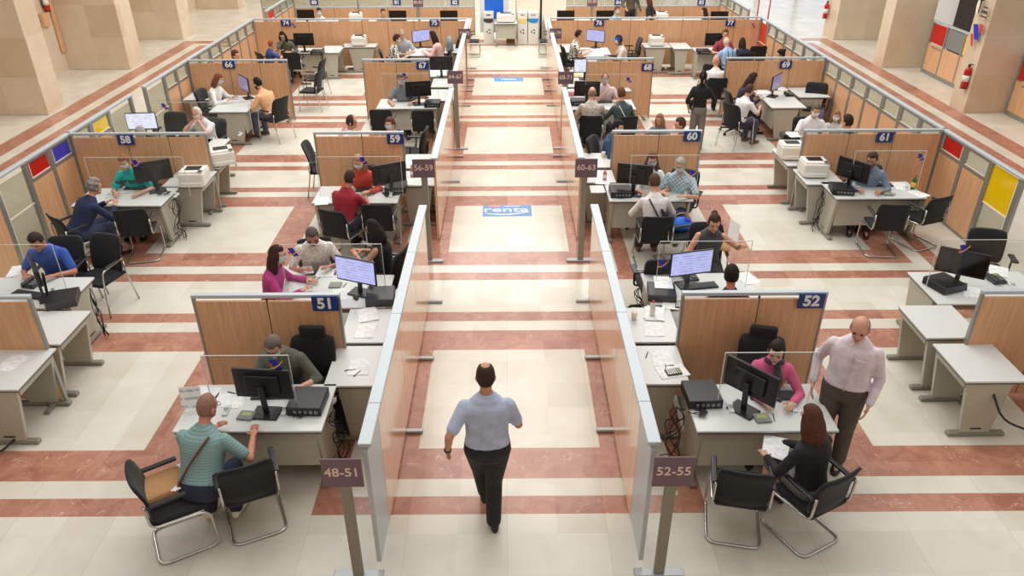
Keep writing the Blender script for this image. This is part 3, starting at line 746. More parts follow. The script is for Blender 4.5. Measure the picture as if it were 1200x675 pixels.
    if style != 'none':
        h = MB()
        if style in ('bald', 'shaved', 'thin'):
            def fn(d):   # horseshoe of hair round the back and sides
                if d.y > .35 or d.z < -.72: return .9
                if style == 'bald' and d.z > .38-.1*d.y: return .9
                if style == 'thin' and d.z > .80: return .93
                return 1.035
        elif style == 'receding':
            def fn(d):
                if d.y > .30+.25*abs(d.x) and d.z < .80: return .9
                if d.z < -.55 or (d.z > .75 and d.y > .1 and abs(d.x) < .3): return .92
                return 1.06
        else:
            def fn(d):
                if d.y > .42 and d.z < .52: return .9
                if d.y > .1 and d.z < -.05 and abs(d.x) > .3 and style == 'short': return .93
                if d.z < -.62: return .93
                k = 1.10 if style != 'short' else 1.075
                return k+(.05*math.sin(d.x*17)*math.sin(d.y*15+1)*math.sin(d.z*13) if style == 'curly' else 0)+(.05 if d.z > .2 and style in ('short', 'curly') else 0)
        h.ell(HD((0,-.005,.014)), (.077*q,.095*q,.115*q), Rh, nu=24, nv=18, fn=fn)
        if style == 'curly':
            rr = random.Random(3)
            for k in range(26):
                th = rr.uniform(0, 2*PI); zz = rr.uniform(-.3, 1); rad = math.sqrt(1-zz*zz) if zz < 1 else 0
                if math.sin(th)*rad > .45 and zz < .5: continue
                h.ell(HD((.082*rad*math.cos(th),-.01+.098*rad*math.sin(th),.02+.115*zz)), (.026*q,)*3, None, nu=8, nv=6)
        if style in ('long', 'bob', 'longwavy'):
            L = .30 if style != 'bob' else .16
            for sd in (-1, 1):
                h.tube([HD((sd*.066,.02,.04)), HD((sd*.083,.01,-.03)), HD((sd*.088,.0,-.10)), HD((sd*.085,-.01,-.10-L*.45))+V((0,-.0,0)), HD((sd*.078,-.02,-.08-L))], [.02*q,.028*q,.034*q,.034*q,.016*q], 10)
            for k in range(11):
                th = R(-100+20*k); sx_, cy_ = math.sin(th)*.072, -math.cos(th)*.075
                h.tube([HD((sx_*.8,cy_*.8,.05)), HD((sx_*1.05,-.01+cy_*1.05,-.04)), HD((sx_*1.1,-.015+cy_*1.1,-.12)), HD((sx_*1.08,-.02+cy_*1.1,-.08-L*.6)), HD((sx_*.9,-.02+cy_*1.0,-.08-L*.97))], [.03*q,.033*q,.034*q,.032*q,.018*q], 8)
        if style == 'bun': h.ell(HD((0,-.10,.075)), (.045*q,.04*q,.042*q), Rh)
        if style == 'pony': h.tube([HD((0,-.09,.05)), HD((0,-.14,.02)), HD((0,-.15,-.08)), HD((0,-.13,-.22))], [.02*q,.035*q,.038*q,.012*q], 10)
        me = smooth_mesh(h, .0085 if near else .013, [cmat('hair', hc)], 'hair', 2) if style not in ('bald', 'shaved', 'thin', 'receding', 'short') else h.mesh('hair', [cmat('hair', hc)])
        child('hair', me)
    if mask:
        mk = MB(); vs = []; nu, nv = 9, 7
        for lay in (0, 1):
            for i in range(nv):
                for j in range(nu):
                    az = R(-62+124*j/(nu-1)); el = R(6-62*i/(nv-1)); puff = 1.10+.10*math.cos(az*1.3)*math.cos((i/(nv-1)-.35)*2.4)-(0 if lay else .03)
                    vs.append(HD((.074*puff*math.sin(az)*math.cos(el)**.6, -.003+.092*puff*math.cos(az)*max(.72, math.cos(el)), .012+.112*1.05*math.sin(el))))
        fs = []
        K = nu*nv
        for i in range(nv-1):
            for j in range(nu-1):
                q0 = i*nu+j; fs.append((q0, q0+1, q0+nu+1, q0+nu)); fs.append((K+q0+nu, K+q0+nu+1, K+q0+1, K+q0))
        mk.add(vs, fs, 0, True)
        for sd in (-1, 1):
            mk.tube([HD((sd*.068,.045,.01)), HD((sd*.082,.0,.02)), HD((sd*.082,-.016,-.012)), HD((sd*.07,.04,-.06))], .002, 5)
        child('face_mask', mk.mesh('face_mask', ['mask_b' if mask == 'b' else 'mask_w']))
    for e in extra:
        k = e[0]; x = MB()
        if k == 'glasses':
            for sd in (-1, 1): x.tube([HD((sd*.031+.023*math.cos(g), .096, .012+.017*math.sin(g))) for g in [2*PI*i/12 for i in range(12)]], .0025, 5, closed=True); x.tube([HD((sd*.054,.094,.014)), HD((sd*.078,.0,.012))], .002, 5)
            child('glasses', x.mesh('glasses', ['blk']))
        if k == 'cap':
            x.ell(HD((0,-.005,.035)), (.084*q,.102*q,.1*q), Rh, fn=lambda d: 1 if d.z > -.05 else .8); x.ell(HD((0,.10,.035)), (.06*q,.07*q,.01*q), Rh); child('cap', x.mesh('cap', [e[1]]), e[2] if len(e) > 2 else None)
        if k == 'beard':
            x.ell(HD((0,.02,-.045)), (.07*q,.075*q,.075*q), Rh, nu=20, nv=14, fn=lambda d: 1.06 if (d.z < .15 and d.y > -.2) else .8); child('beard', x.mesh('beard', [cmat('hair', e[1])]))
        if k == 'scarf':
            x.tube([nb+V((.075*math.cos(g), .07*math.sin(g)+.01, -.005+.02*math.sin(g))) for g in [2*PI*i/14 for i in range(14)]], .026, 8, closed=True)
            x.tube([nb+V((-.02,.08,-.01)), nb+V((-.04,.15,-.12)), nb+V((-.05,.14,-.30))], [.03,.045,.03], 8); child('scarf', x.mesh('scarf', [cmat('cloth', e[1])]))
        if k == 'belt':
            x.tube([p for p in tor(.045,.162,.114,.024)], .009, 6, closed=True); child('belt', x.mesh('belt', ['shoe_b']))
        if k == 'watch':
            S_, E_, W = arms[e[1]][:3]; t = (W-E_).normalized(); x.tube([W-t*.012, W+t*.012], .033*q, 12); child('watch', x.mesh('watch', ['blk']))
        if k == 'strap':
            pts = []
            for i in range(11):
                t = i/10; z = .46-.50*t
                hwd = 0.125+.02*math.sin(t*PI); c0 = P+dr*z*q; xx = e[1]*(.10-.26*t)*w; yy = -1*hwd*(1-.28*abs(xx/.17)**2)
                pts.append(c0+V((1,0,0))*xx+fwd*yy)
            x.tube(pts, .011, 6); child('bag_strap', x.mesh('bag_strap', ['leather' if len(e) < 3 else e[2]]))
        if k == 'suspenders':
            for sd in (-1, 1): x.tube([P+dr*z*q+V((sd*(.05+.05*z), 0, 0))+fwd*-(.126) for z in (.0,.1,.2,.3,.4,.46)], .009, 5)
            child('suspenders', x.mesh('suspenders', ['blk']))
        if k == 'faceshield':
            vs = [HD((.11*math.sin(R(-70+140*j/8)), .14*math.cos(R(-70+140*j/8)), z)) for z in (.07, -.15) for j in range(9)]
            x.add(vs, [(j, j+1, j+10, j+9) for j in range(8)], 0, True); child('face_shield', x.mesh('face_shield', ['acrylic']))
        if k == 'tshirt_text':
            pass
    if chair:
        ca_ = -R(ang); ox = chair_off[0]*math.cos(ca_)-chair_off[1]*math.sin(ca_); oy = chair_off[0]*math.sin(ca_)+chair_off[1]*math.cos(ca_)
        chair.place(X+ox, Y+oy, 0, -ang, chair_label or ('chair under '+label), 'chair', chair_group)
    o['_hc'] = 0; del o['_hc']
    return o, (X, Y), Hc, P, fwd, dr
def on_y(px, py, Y):
    d = _F*CF+_R*(px-600)+_U*(337.5-py); t = (Y-_C.y)/d.y; p = _C+d*t; return p.x, p.z
def on_x(px, py, X):
    d = _F*CF+_R*(px-600)+_U*(337.5-py); t = (X-_C.x)/d.x; p = _C+d*t; return p.y, p.z
HP = 1.38
ROW = [6.80, 12.20, 17.50, 22.62, 27.3]
# ---------------------------------------------------------------- setting
mb = MB(); mb.box((0, 24, -.05), (60, 70, .1)); fl = struct('floor', mb, 'floor')
mb = MB(); mb.box((-13.0, 15, 4.5), (.2, 60, 9)); struct('wall_left', mb, 'marble')
mb = MB(); mb.box((13.4, 14, 4.5), (.2, 26, 9)); struct('wall_right', mb, 'white_wall')
mb = MB(); mb.box((-2, 45, 4.5), (24, .2, 9)); struct('wall_back', mb, 'marble')
for i, (x0, x1, y0, y1) in enumerate(((-12.9,-11.08,17.96,18.72),(-12.9,-11.1,22.55,23.46),(-12.9,-11.15,26.85,27.8),(-12.9,-11.15,33,34),
                                      (10.92,12.1,17.78,18.45),(10.92,12.1,22.33,22.95),(11.0,12.6,26.3,27.3),(10.92,12.1,13.0,13.7),(-12.9,-11.08,13.2,13.9))):
    mb = MB(); mb.box(((x0+x1)/2, (y0+y1)/2, 4.5), (x1-x0, y1-y0, 9), ch=.01); o = struct('pillar_%d' % (i+1), mb, 'marble')
D_0 = on_x(1118, 30, 13.28)[0]; mb = MB(); mb.box((13.28,D_0-.9,3.2), (.08,1.8,6.4)); struct('dark_opening_1', mb, 'blk')  # flat black slab stands in for the darkness of an open doorway
# low wall and bright lobby glazing far right
mb = MB(); mb.box((14.5, 38, 3), (14, .1, 6)); 
m_, t_, b_ = nt('daylit_glazing'); b_.inputs['Emission Color'].default_value = (.55,.68,1,1); b_.inputs['Emission Strength'].default_value = .75
struct('window_1', mb, m_)
mb = MB()
for k in range(8): mb.box((8+k*1.9, 37.9, 3), (.12,.14,6))
for z in (1.1, 3., 5.): mb.box((14.5,37.9,z), (14,.14,.1))
struct('trim_1', mb, 'alu_d')

mb = MB(); mb.box((0, -6, 5.5), (30,.2,13)); struct('light_block_wall', mb, 'marble')  # unseen wall added behind the camera to dim surfaces facing it
mb = MB(); mb.box((-12.2, 16, 7.2), (4.4,46,.4)); struct('light_block_slab_1', mb, 'white_wall')  # unseen slab added over the left aisle to block world light
mb = MB(); mb.box((12.9, 16, 7.2), (5.2,46,.4)); struct('light_block_slab_2', mb, 'white_wall')  # same on the right: added out of view to darken aisle and pillars
# ---------------------------------------------------------------- partitions with their numbers
def panel_run(x0, x1, Y, seams, label, h=HP, group=None, glass=False, ends=(1, 1)):
    p = Proto('desk_partition'); xs = [x0]+list(seams)+[x1]; xm = (x0+x1)/2
    for a, b in zip(xs, xs[1:]):
        if glass:
            p.part('lower_panel', MB().box(((a+b)/2-xm,0,.50), (b-a-.012,.036,.86), ch=.003), 'wood')
            p.part('glass_pane', MB().box(((a+b)/2-xm,0,1.19), (b-a-.05,.008,.42)), 'glass')
        else: p.part('laminate_panel', MB().box(((a+b)/2-xm,0,(h-.1)/2+.05), (b-a-.010,.036,h-.13), ch=.003), 'wood')
    for a in seams: p.part('seam_strip', MB().box((a-xm,-.0,h/2+.02), (.012,.03,h-.1)), 'wood_edge')
    for sx, e in ((x0, ends[0]), (x1, ends[1])):
        if e: p.part('end_post', MB().box((sx-xm,0,h/2), (.028,.05,h), ch=.004), 'alu')
    if glass: p.part('mid_rail', MB().box((0,0,.95), (x1-x0,.05,.045), ch=.004), 'rail')
    p.part('top_rail', MB().box((0,0,h-.0), (x1-x0+.03,.062,.04), ch=.005), 'rail')
    for sx in (x0+.12, x1-.12): p.part('foot', MB().box((sx-xm,0,.02), (.06,.42,.035), ch=.006), 'alu_d')
    return p.place(xm, Y, 0, 0, label, 'partition', group)
SEEN_SIGNS = 'blue number sign reading %s on its wooden partition'
def number(n, px, py, Y, tilt=0, w=.275, hgt=.175):
    X, Z = on_y(px, py, Y-.06)
    p = Proto('number_sign'); p.part('plate', MB().box((0,0,0), (w,.012,hgt), ch=.004), 'sign_blue')
    tm = text_mesh(n, .172, .002, .036); tm.materials.append(M['letter_w'])
    p.parts.append(('digits', tm, 0, 'white digits', (0,-.008,0)))
    Z = min(Z, HP-.07)
    p.place(X, Y-.055, Z, 0, SEEN_SIGNS % n, 'sign')
def xs_at(px, py, Y): return on_y(px, py, Y)[0]
panel_run(-7.27, -4.98, ROW[0], (-6.5, -5.75), 'wooden partition cut by the left edge of the photo, in front of the blue polo man')
panel_run(-3.28, -1.77, ROW[0], (-2.52,), 'wooden partition that carries the number 51')
panel_run(1.82, 3.31, ROW[0], (2.62,), 'wooden partition that carries the number 52')
panel_run(4.95, 7.24, ROW[0], (5.7, 6.45), 'wooden partition cut by the right edge of the photo, before the empty desk')
panel_run(-7.27, -5.03, ROW[1], (-6.35, -5.66), 'wooden partition that carries the number 58')
panel_run(-3.22, -1.75, ROW[1], (-2.44,), 'wooden partition that carries the number 59')
panel_run(1.75, 3.22, ROW[1], (2.52,), 'wooden partition that carries the number 60')
panel_run(4.95, 7.24, ROW[1], (5.7, 6.45), 'wooden partition that carries the number 61')
panel_run(-7.27, -5.03, ROW[2], (-6.35, -5.66), 'wooden partition that carries the number 66')
panel_run(-3.30, -1.80, ROW[2], (-2.55,), 'wooden partition that carries the number 67')
panel_run(1.80, 3.31, ROW[2], (2.57,), 'wooden partition that carries the number 68')
panel_run(4.98, 7.24, ROW[2], (5.72, 6.46), 'wooden partition that carries the number 69')
r3 = [xs_at(p, 25, ROW[3]) for p in (297, 329, 361, 392, 424, 454, 485, 516, 547)]
panel_run(r3[0], r3[3], ROW[3], r3[1:3], 'long wooden partition section that carries the number 74', ends=(1,0))
panel_run(r3[3], r3[8], ROW[3], r3[4:8], 'long wooden partition section that carries the number 75', ends=(0,1))
r3 = [xs_at(p, 25, ROW[3]) for p in (645, 677, 708, 739, 770, 800, 830, 861, 892)]
panel_run(r3[0], r3[4], ROW[3], r3[1:4], 'long wooden partition section that carries the number 76', ends=(1,0))
panel_run(r3[4], r3[8], ROW[3], r3[5:8], 'long wooden partition section that carries the number 77', ends=(0,1))
Y4 = ROW[4]
def g4(a, b, n, label):
    x0, x1 = xs_at(a, 14, Y4), xs_at(b, 14, Y4); panel_run(x0, x1, Y4, [x0+(x1-x0)*k/n for k in range(1, n)], label, 1.42, None, True)
g4(308, 420, 4, 'glazed wooden partition at the far end below number 81'); g4(421, 556, 4, 'glazed wooden partition at the far end left of the blue poster')
g4(636, 745, 3, 'glazed wooden partition at the far end behind the man in a suit'); g4(746, 855, 4, 'glazed wooden partition at the far end below number 85')
for n, px, py, r in (('51',381,356,0),('52',951,353,0),('58',147,164,1),('59',463,163,1),('60',811,160,1),('61',1037,161,1),('66',268,76,2),('67',495,77,2),('68',759,79,2),('69',921,76,2),
                     ('74',335,27,3),('75',509,27,3),('76',702,27,3),('77',856,27,3),('80',368,3,4),('81',465,3,4),('82',533,3,4),('83',657,3,4),('84',725,3,4),('85',822,3,4)):
    number(n, px, py, ROW[r])

# outer partition walls: wood below, framed panes above
def outer(X, ys, panes, label, open_end=(0, 0)):
    """ys: module boundaries; panes: one entry per module: g(lass), r, b, y, G (full-height glass), Y (full-height, yellow top), O (orange board)"""
    p = Proto('outer_partition'); y0 = ys[0]; sd = 1 if X > 0 else -1
    for i, (a, b, k) in enumerate(zip(ys, ys[1:], panes)):
        c = (a+b)/2-y0; w = b-a
        mt = {'g': 'glass', 'r': 'red', 'b': 'blue_ac', 'y': 'yellow', 'G': 'glass', 'Y': 'glass', 'O': 'logo_red'}[k]
        if k in 'GYO':
            p.part('tall_pane', MB().box((0,c,.66), (.01,w-.1,1.22)) if k != 'Y' else MB().box((0,c,.40), (.01,w-.1,.66)), mt if k != 'O' else 'logo_red')
            if k == 'Y':
                p.part('yellow_pane', MB().box((0,c,1.04), (.012,w-.1,.58)), 'yellow', label='bright yellow pane')
            p.part('pane_bead', MB().box((-sd*.012,c-w/2+.06,.68), (.014,.02,1.24)).box((-sd*.012,c,.74), (.014,w-.12,.018)), 'cream_l')
        else:
            p.part('lower_board', MB().box((0,c,.53), (.036,w-.012,.98), ch=.003), 'wood')
            p.part('pane', MB().box((0,c,1.21), (.01,w-.16,.24)), mt, label={'r': 'red pane', 'b': 'blue pane', 'y': 'yellow pane'}.get(k))
            fr = MB()
            for zz in (1.055, 1.345): fr.box((0,c,zz), (.045,w-.1,.05))
            p.part('pane_frame', fr, 'alu')
            if k in 'rby' or True: p.part('pane_bead', MB().box((-sd*.014,c,1.086), (.014,w-.15,.012)).box((-sd*.014,c-w/2+.085,1.21), (.014,.012,.25)), 'cream_l')
        p.part('foot_strip', MB().box((0,c,.02), (.05,w,.04)), 'alu_d')
    for i, yv in enumerate(ys): p.part('upright', MB().box((0,yv-y0,.69), (.055,.095,1.36), ch=.006), 'alu')
    L = ys[-1]-ys[0]; p.part('top_rail', MB().box((0,L/2,HP+.0), (.075,L+.1,.045), ch=.006), 'rail')
    return p.place(X, y0, 0, 0, label, 'partition')
def lsp(a, b, n): return [a+(b-a)*k/n for k in range(n+1)]
XL, XR = -7.31, 7.28
outer(XL, [9.3,10.08,10.86,11.53,12.2], 'gGrb', 'left outer partition with a red and a blue pane beside number 58')
outer(XR, [10.0,10.74,11.46,12.2], 'Ygr', 'right outer partition with a red pane and a tall yellow pane beside number 61')
yo = [on_x(px, py, XL)[0] for px, py in ((152,115),(168,100),(190,87))]
outer(XL, [12.24, 12.9, 13.6, yo[0]], 'gyG', 'left outer partition with a yellow pane beyond number 58')
outer(XL, [yo[1], yo[1]+.95, yo[1]+.95+(17.46-yo[1]-.95)/2, 17.46], 'Ggg', 'left outer partition with a tall glass pane beside number 66')
outer(XL, lsp(17.54, 22.6, 7), 'ggggggg', 'left outer partition with seven small panes between numbers 66 and 74')
outer(XR, lsp(12.24, 17.46, 7), 'ggggggg', 'right outer partition with seven small panes between numbers 61 and 69')
outer(XR, lsp(17.54, 22.58, 7), 'ggggggO', 'right outer partition with small panes and an orange board between numbers 69 and 77')
outer(XL, lsp(24.0, 27.2, 4), 'rggg', 'left outer partition with a red pane at the far end')
outer(XR, lsp(23.9, 27.2, 4), 'gggg', 'right outer partition at the far end beside number 85')
# the lower ones along the marble aisle on the right
def aisle(X, ys, panes, label, h=1.42):
    p = Proto('aisle_partition'); y0 = ys[0]
    for a, b, k in zip(ys, ys[1:], panes):
        c = (a+b)/2-y0; w = b-a; p.part('lower_board', MB().box((0,c,.44), (.04,w-.012,.72), ch=.003), 'wood')
        p.part('pane', MB().box((0,c,1.09), (.02,w-.1,.50)), {'r': 'red', 'y': 'yellow', 'g': 'grey_pl'}[k], label={'r': 'red pane', 'y': 'yellow pane', 'g': 'grey pane'}[k])
    for yv in ys: p.part('upright', MB().box((0,yv-y0,h/2), (.05,.07,h), ch=.005), 'alu')
    L = ys[-1]-y0
    p.part('top_rail', MB().box((0,L/2,h-.03), (.06,L,.05)), 'rail'); p.part('kick_strip', MB().box((0,L/2,.05), (.07,L,.09)), 'alu_d')
    p.part('handle', MB().box((-.03,L*.86,.74), (.02,.5,.02)), 'alu_d')
    return p.place(X, y0, 0, 0, label, 'partition')
aisle(11.9, [18.5,19.35,20.2,21.1,21.9], 'yygr'[:4], 'wood partition with red, grey and yellow panes beyond the right aisle, behind the pillar with the extinguisher')
aisle(11.9, [13.8,14.9,16.0,17.7], 'rrr', 'wood partition with a red pane cut by the right edge of the photo beyond the aisle')

# corridor screens
def corridor(X, ys, label, endpale):
    p = Proto('corridor_screen'); y0 = ys[0]
    for i, (a, b) in enumerate(zip(ys, ys[1:])):
        c = (a+b)/2-y0
        if i == 0 and endpale: p.part('end_panel', MB().box((0,c,.70), (.04,b-a-.01,1.24), ch=.003), 'rail', label='pale glossy end panel')
        else: p.part('laminate_panel', MB().box((0,c,.70), (.04,b-a-.008,1.30), ch=.003), 'wood_gloss')
        if i: p.part('seam_strip', MB().box((0,a-y0,.70), (.034,.010,1.28)), 'wood_edge')
        p.part('top_rail', MB().box((0,c,HP), (.105,b-a-.003,.035), ch=.004), 'rail')
        yy = b-y0-.15 if i else None
        if yy: p.part('foot', MB().box((0,yy,.022), (.40,.055,.035), ch=.006), 'silver')
    return p.place(X, y0, 0, 0, label, 'screen')
corridor(-1.115, [4.47,4.98,6.4,7.75,9.12], 'left corridor screen nearest the viewer, running to the sign 56-59', True)
corridor(1.125, [4.47,4.98,6.4,7.75,9.12], 'right corridor screen nearest the viewer, running to the sign 60-63', True)
corridor(-1.12, [10.9,12.25,13.6,15.0], 'left corridor screen between the signs 56-59 and 64-67', False)
corridor(1.11, [10.9,12.25,13.6,15.0], 'right corridor screen between the signs 60-63 and 68-71', False)
corridor(-1.13, [15.9,17.3,18.7,20.1,21.3,22.6], 'left corridor screen beyond the sign 64-67', False)
corridor(1.15, [15.9,17.3,18.7,20.1,21.3,22.6], 'right corridor screen beyond the sign 68-71', False)
def post(x, y, txt, zt, zb, dx=0., sc=1.):
    p = Proto('direction_sign')
    p.part('post', MB().box((0,0,(zb+.02)/2), (.085,.055,zb+.02), ch=.006), 'alu_d')
    p.part('foot', MB().box((0,0,.015), (.42,.09,.03), ch=.006), 'silver')
    p.part('clamp', MB().box((0,-.03,zb-.0), (.09,.012,.1)), 'alu_d')
    b = p.part('board', MB().box((dx,-.035,(zt+zb)/2), (.315,.016,zt-zb), ch=.004), 'sign_purple')
    tm = text_mesh(txt, .118*sc, .002, .012); tm.materials.append(M['letter_p'])
    p.parts.append(('lettering', tm, b, 'pale lettering', (dx,-.046,(zt+zb)/2+.01)))
    p.place(x, y, 0, 0, 'purple-grey aisle sign on a grey post reading '+txt, 'sign')
post(-1.285, 4.4, '48-51', 1.345, 1.06); post(1.27, 4.4, '52-55', 1.345, 1.045)
post(-1.20, 10.2, '56-59', 1.645, 1.37, .0); post(1.09, 10.2, '60-63', 1.64, 1.36, .02)
post(-1.06, 15.35, '64-67', 1.645, 1.39); post(1.17, 15.35, '68-71', 1.62, 1.37)
post(-1.13, 20.5, '72-75', 1.50, 1.24); post(1.25, 20.5, '76-79', 1.50, 1.24)
for x, t in ((xs_at(490,2,24.9), '80-82'), (xs_at(694,2,24.9), '83-85')): post(x, 24.9, t, 1.6, 1.34)

# floor stickers
def sticker(px0, px1, py0, py1, label, big):
    x0, y0 = at(px0, py1); x1, y1 = at(px1, py0); w, h = x1-x0, y1-y0; p = Proto('floor_sticker')
    s = p.part('sheet', MB().box((0,0,.002), (w,h,.004)), 'mat_blue')
    if big:
        tm = text_mesh('renta', .30, .001, .008); tm.transform(Matrix.Diagonal((1.25,1,1,1)) @ Matrix.Rotation(-PI/2, 4, 'X')); tm.materials.append(M['letter_w'])
        p.parts.append(('lettering', tm, s, 'white lettering', (-.02,.035,.0055)))
        sw = [(-w*.45+w*.9*k/14, -h*.24-h*.16*math.sin(PI*k/14)+h*.16*k/14) for k in range(15)]
        p.part('swoosh', MB().prism(sw+[(a, b-.022-.02*math.sin(PI*i/14)) for i, (a, b) in reversed(list(enumerate(sw)))], .0045, .0065, plane='xy'), 'cream_l', s)
        p.part('pink_band', MB().box((-w*.26,h*.40,.0055), (w*.26,h*.13,.002)), 'mat_pink', s); p.part('white_band', MB().box((w*.1,h*.41,.0055), (w*.35,h*.05,.002)), 'letter_w', s)
    else:
        tm = text_mesh('renta', .2, .001, .02); tm.transform(Matrix.Rotation(-PI/2, 4, 'X')); tm.materials.append(M['letter_w'])
        p.parts.append(('lettering', tm, s, 'white lettering', (0,0,.0055)))
    p.place((x0+x1)/2, (y0+y1)/2, 0, 0, label, 'floor sticker')
sticker(565.5, 622.5, 240.8, 253.5, 'large blue floor sticker lettered renta in the middle of the corridor', True)
sticker(579, 613, 90.6, 95.5, 'small blue floor sticker at the far end of the corridor', False)

# ---------------------------------------------------------------- desks
DK = {}
def desk(x0, y0, x1, y1, label, rz=0, proto=None, h=.73):
    """front-left and back-right corners; rz turns the visitor side"""
    w, d = x1-x0, y1-y0
    if rz in (90, -90): w, d = d, w
    pr = desk_proto(w, d, 'office_desk') if proto is None else proto
    if rz == 0: ox, oy = (x0+x1)/2, y0
    elif rz == 180: ox, oy = (x0+x1)/2, y1
    elif rz == 90: ox, oy = x1, (y0+y1)/2      # local +y -> world -x
    else: ox, oy = x0, (y0+y1)/2               # rz -90: local +y -> +x
    return pr.place(ox, oy, 0, rz, label, 'desk')
desk(-3.11, 5.42, -1.73, 6.14, 'white-topped desk in front of number 51, monitor and papers on it')
desk(1.73, 5.38, 3.04, 6.10, 'white-topped desk in front of number 52, where the woman in pink sits')
desk(-6.70, 10.70, -5.32, 11.42, 'white-topped desk in front of number 58')
desk(-3.03, 10.77, -1.71, 11.46, 'white-topped desk in front of number 59')
desk(1.56, 10.79, 2.86, 11.50, 'white-topped desk in front of number 60')
desk(5.09, 10.84, 6.50, 11.54, 'white-topped desk in front of number 61 with a green bottle')
desk(-2.81, 15.86, -1.52, 16.60, 'white-topped desk in front of number 67')
desk(1.34, 15.73, 2.71, 16.47, 'white-topped desk in front of number 68')
desk(-6.30, 15.67, -5.50, 16.95, 'white-topped desk set lengthwise in front of number 66', 90)
desk(5.60, 15.79, 6.34, 17.15, 'white-topped desk set lengthwise in front of number 69', -90)
desk(-6.15, 21.27, -5.16, 21.90, 'white-topped desk in front of number 74')
desk(-2.80, 20.89, -1.98, 21.95, 'white-topped desk in front of number 75', 90)
desk(2.00, 20.69, 2.80, 21.80, 'white-topped desk in front of number 76', -90)
desk(5.16, 21.05, 6.35, 21.75, 'white-topped desk in front of number 77')
desk(-6.62, 7.66, -5.25, 8.42, 'white-topped desk of the man in the blue polo shirt', 180)
desk(-2.80, 7.63, -1.45, 8.44, 'white-topped desk behind number 51, lit monitor on it', 180)
desk(1.68, 7.66, 3.02, 8.44, 'white-topped desk behind number 52, lit monitor on it', 180)
desk(5.08, 7.64, 6.50, 8.44, 'unattended white-topped desk behind the right-edge partition', 180)
desk(-6.75, 5.42, -5.62, 6.14, 'desk at the bottom left edge, mostly outside the photo')
desk(5.62, 5.42, 6.95, 6.14, 'desk at the bottom right edge, mostly outside the photo')
desk(-6.9, 13.3, -5.6, 14.0, 'desk behind number 58 with a lit monitor', 180)
desk(4.98+.6, 13.3, 6.9, 14.0, 'desk behind number 61, mostly hidden', 180)
desk(-2.8, 18.6, -1.5, 19.3, 'desk behind number 67, mostly hidden', 180)
desk(1.55, 18.5, 2.7, 19.2, 'desk behind number 68 with a lit monitor', 180)
def side(x0, y0, x1, y1, label, sd):
    """return table whose open side faces the gangway; sd -1: open towards -x"""
    w, d = y1-y0, x1-x0; pr = desk_proto(w-.01, d, 'side_table', False)
    if sd < 0: pr.place(x0, (y0+y1)/2, 0, -90, label, 'table')
    else: pr.place(x1, (y0+y1)/2, 0, 90, label, 'table')
side(-5.56, 6.07, -4.90, 6.82, 'bare side table with one sheet, left edge, nearer the viewer', 1)
side(-5.55, 6.88, -4.90, 7.60, 'side table with a reflection patch, left edge, behind the partition end', 1)
side(-1.86, 6.10, -1.20, 6.83, 'side table right of number 51 with pens on it, nearer the viewer', 1)
side(-1.86, 6.88, -1.20, 7.60, 'side table right of number 51 with loose papers, further from the viewer', 1)
side(1.21, 6.10, 1.82, 6.80, 'side table left of number 52 with a remote-like calculator on it', -1)
side(1.21, 6.86, 1.89, 7.60, 'side table left of number 52 with a paper cup and a bottle', -1)
side(4.60, 6.11, 5.24, 6.81, 'bare side table at the right edge, nearer the viewer', -1)
side(4.59, 6.91, 5.22, 7.62, 'bare side table at the right edge, further from the viewer', -1)
side(-5.62, 11.48, -4.96, 12.19, 'side table with a white printer in front of number 58', 1)
side(-5.62, 12.30, -4.96, 13.00, 'side table beyond the end of number 58 with a tilted white printer', 1)
side(-5.9, 13.1, -5.28, 13.9, 'small white table behind number 58', 1)
side(-1.83, 11.47, -1.2, 12.14, 'side table right of number 59 with a pink bottle', 1)
side(-1.83, 12.26, -1.2, 12.98, 'side table right of number 59 by the empty swivel chair', 1)
side(1.20, 11.56, 1.76, 12.14, 'side table left of number 60 with a pink bottle', -1)
side(1.2, 12.26, 1.80, 13.0, 'side table left of number 60 with a small cup', -1)
side(4.84, 11.44, 5.46, 12.14, 'side table left of number 61 with a white printer', -1)
side(4.80, 12.30, 5.40, 13.18, 'side table beyond number 61 with a white printer and files', -1)
side(-1.80, 16.45, -1.2, 17.4, 'side table right of number 67', 1)
side(-1.80, 17.6, -1.2, 18.4, 'side table beyond number 67', 1)
side(1.22, 16.4, 1.34+.38, 17.4, 'side table left of number 68 with a pink box', -1)
side(1.22, 17.56, 1.8, 18.4, 'side table beyond number 68 with a green folder', -1)
side(-7.2, 16.6, -6.6, 17.3, 'small side table left of the red-haired clerk', 1)
side(6.45, 16.6, 7.15, 17.42, 'side table before the black chair at number 69', -1)
side(-5.22, 21.3, -4.65, 22.2, 'white side table with a black gap beside number 74', 1)
side(-4.72, 22.02, -3.75, 22.5, 'white table with a printer left of number 75', 1)
side(3.84, 21.8, 4.60, 22.4, 'white table with a printer right of number 76', -1)
side(4.63, 21.6, 5.14, 22.4, 'white side table left of number 77', -1)
side(-1.75, 21.2, -1.2, 22.3, 'white table under the hanging coat at number 75', 1)
side(1.25, 21.2, 1.8, 22.3, 'white table against the corridor screen at number 76', -1)
T = .73
def M_at(px, py, kind, ang, label, zc=1.06, group=None):
    x, y = at(px, py, zc); mon[kind].place(x, y, T, 180-ang, label, 'monitor', group)
def C_at(pr, px, py, ang, label, h=.46, group=None):
    x, y = at(px, py, h); return pr.place(x, y, 0, -ang, label, 'chair', group)
def P_at(pr, px, py, rz, label, cat, h=T, group=None):
    x, y = at(px, py, h+(.13 if pr is prn else .05 if pr is pc else 0)); return pr.place(x, y, h, rz, label, cat, group)
def S_at(px, py, rz, label, n=2, h=T, name='paper_stack', group=None):
    x, y = at(px, py, h); return papers(x, y, h, rz, label, n, group, name)
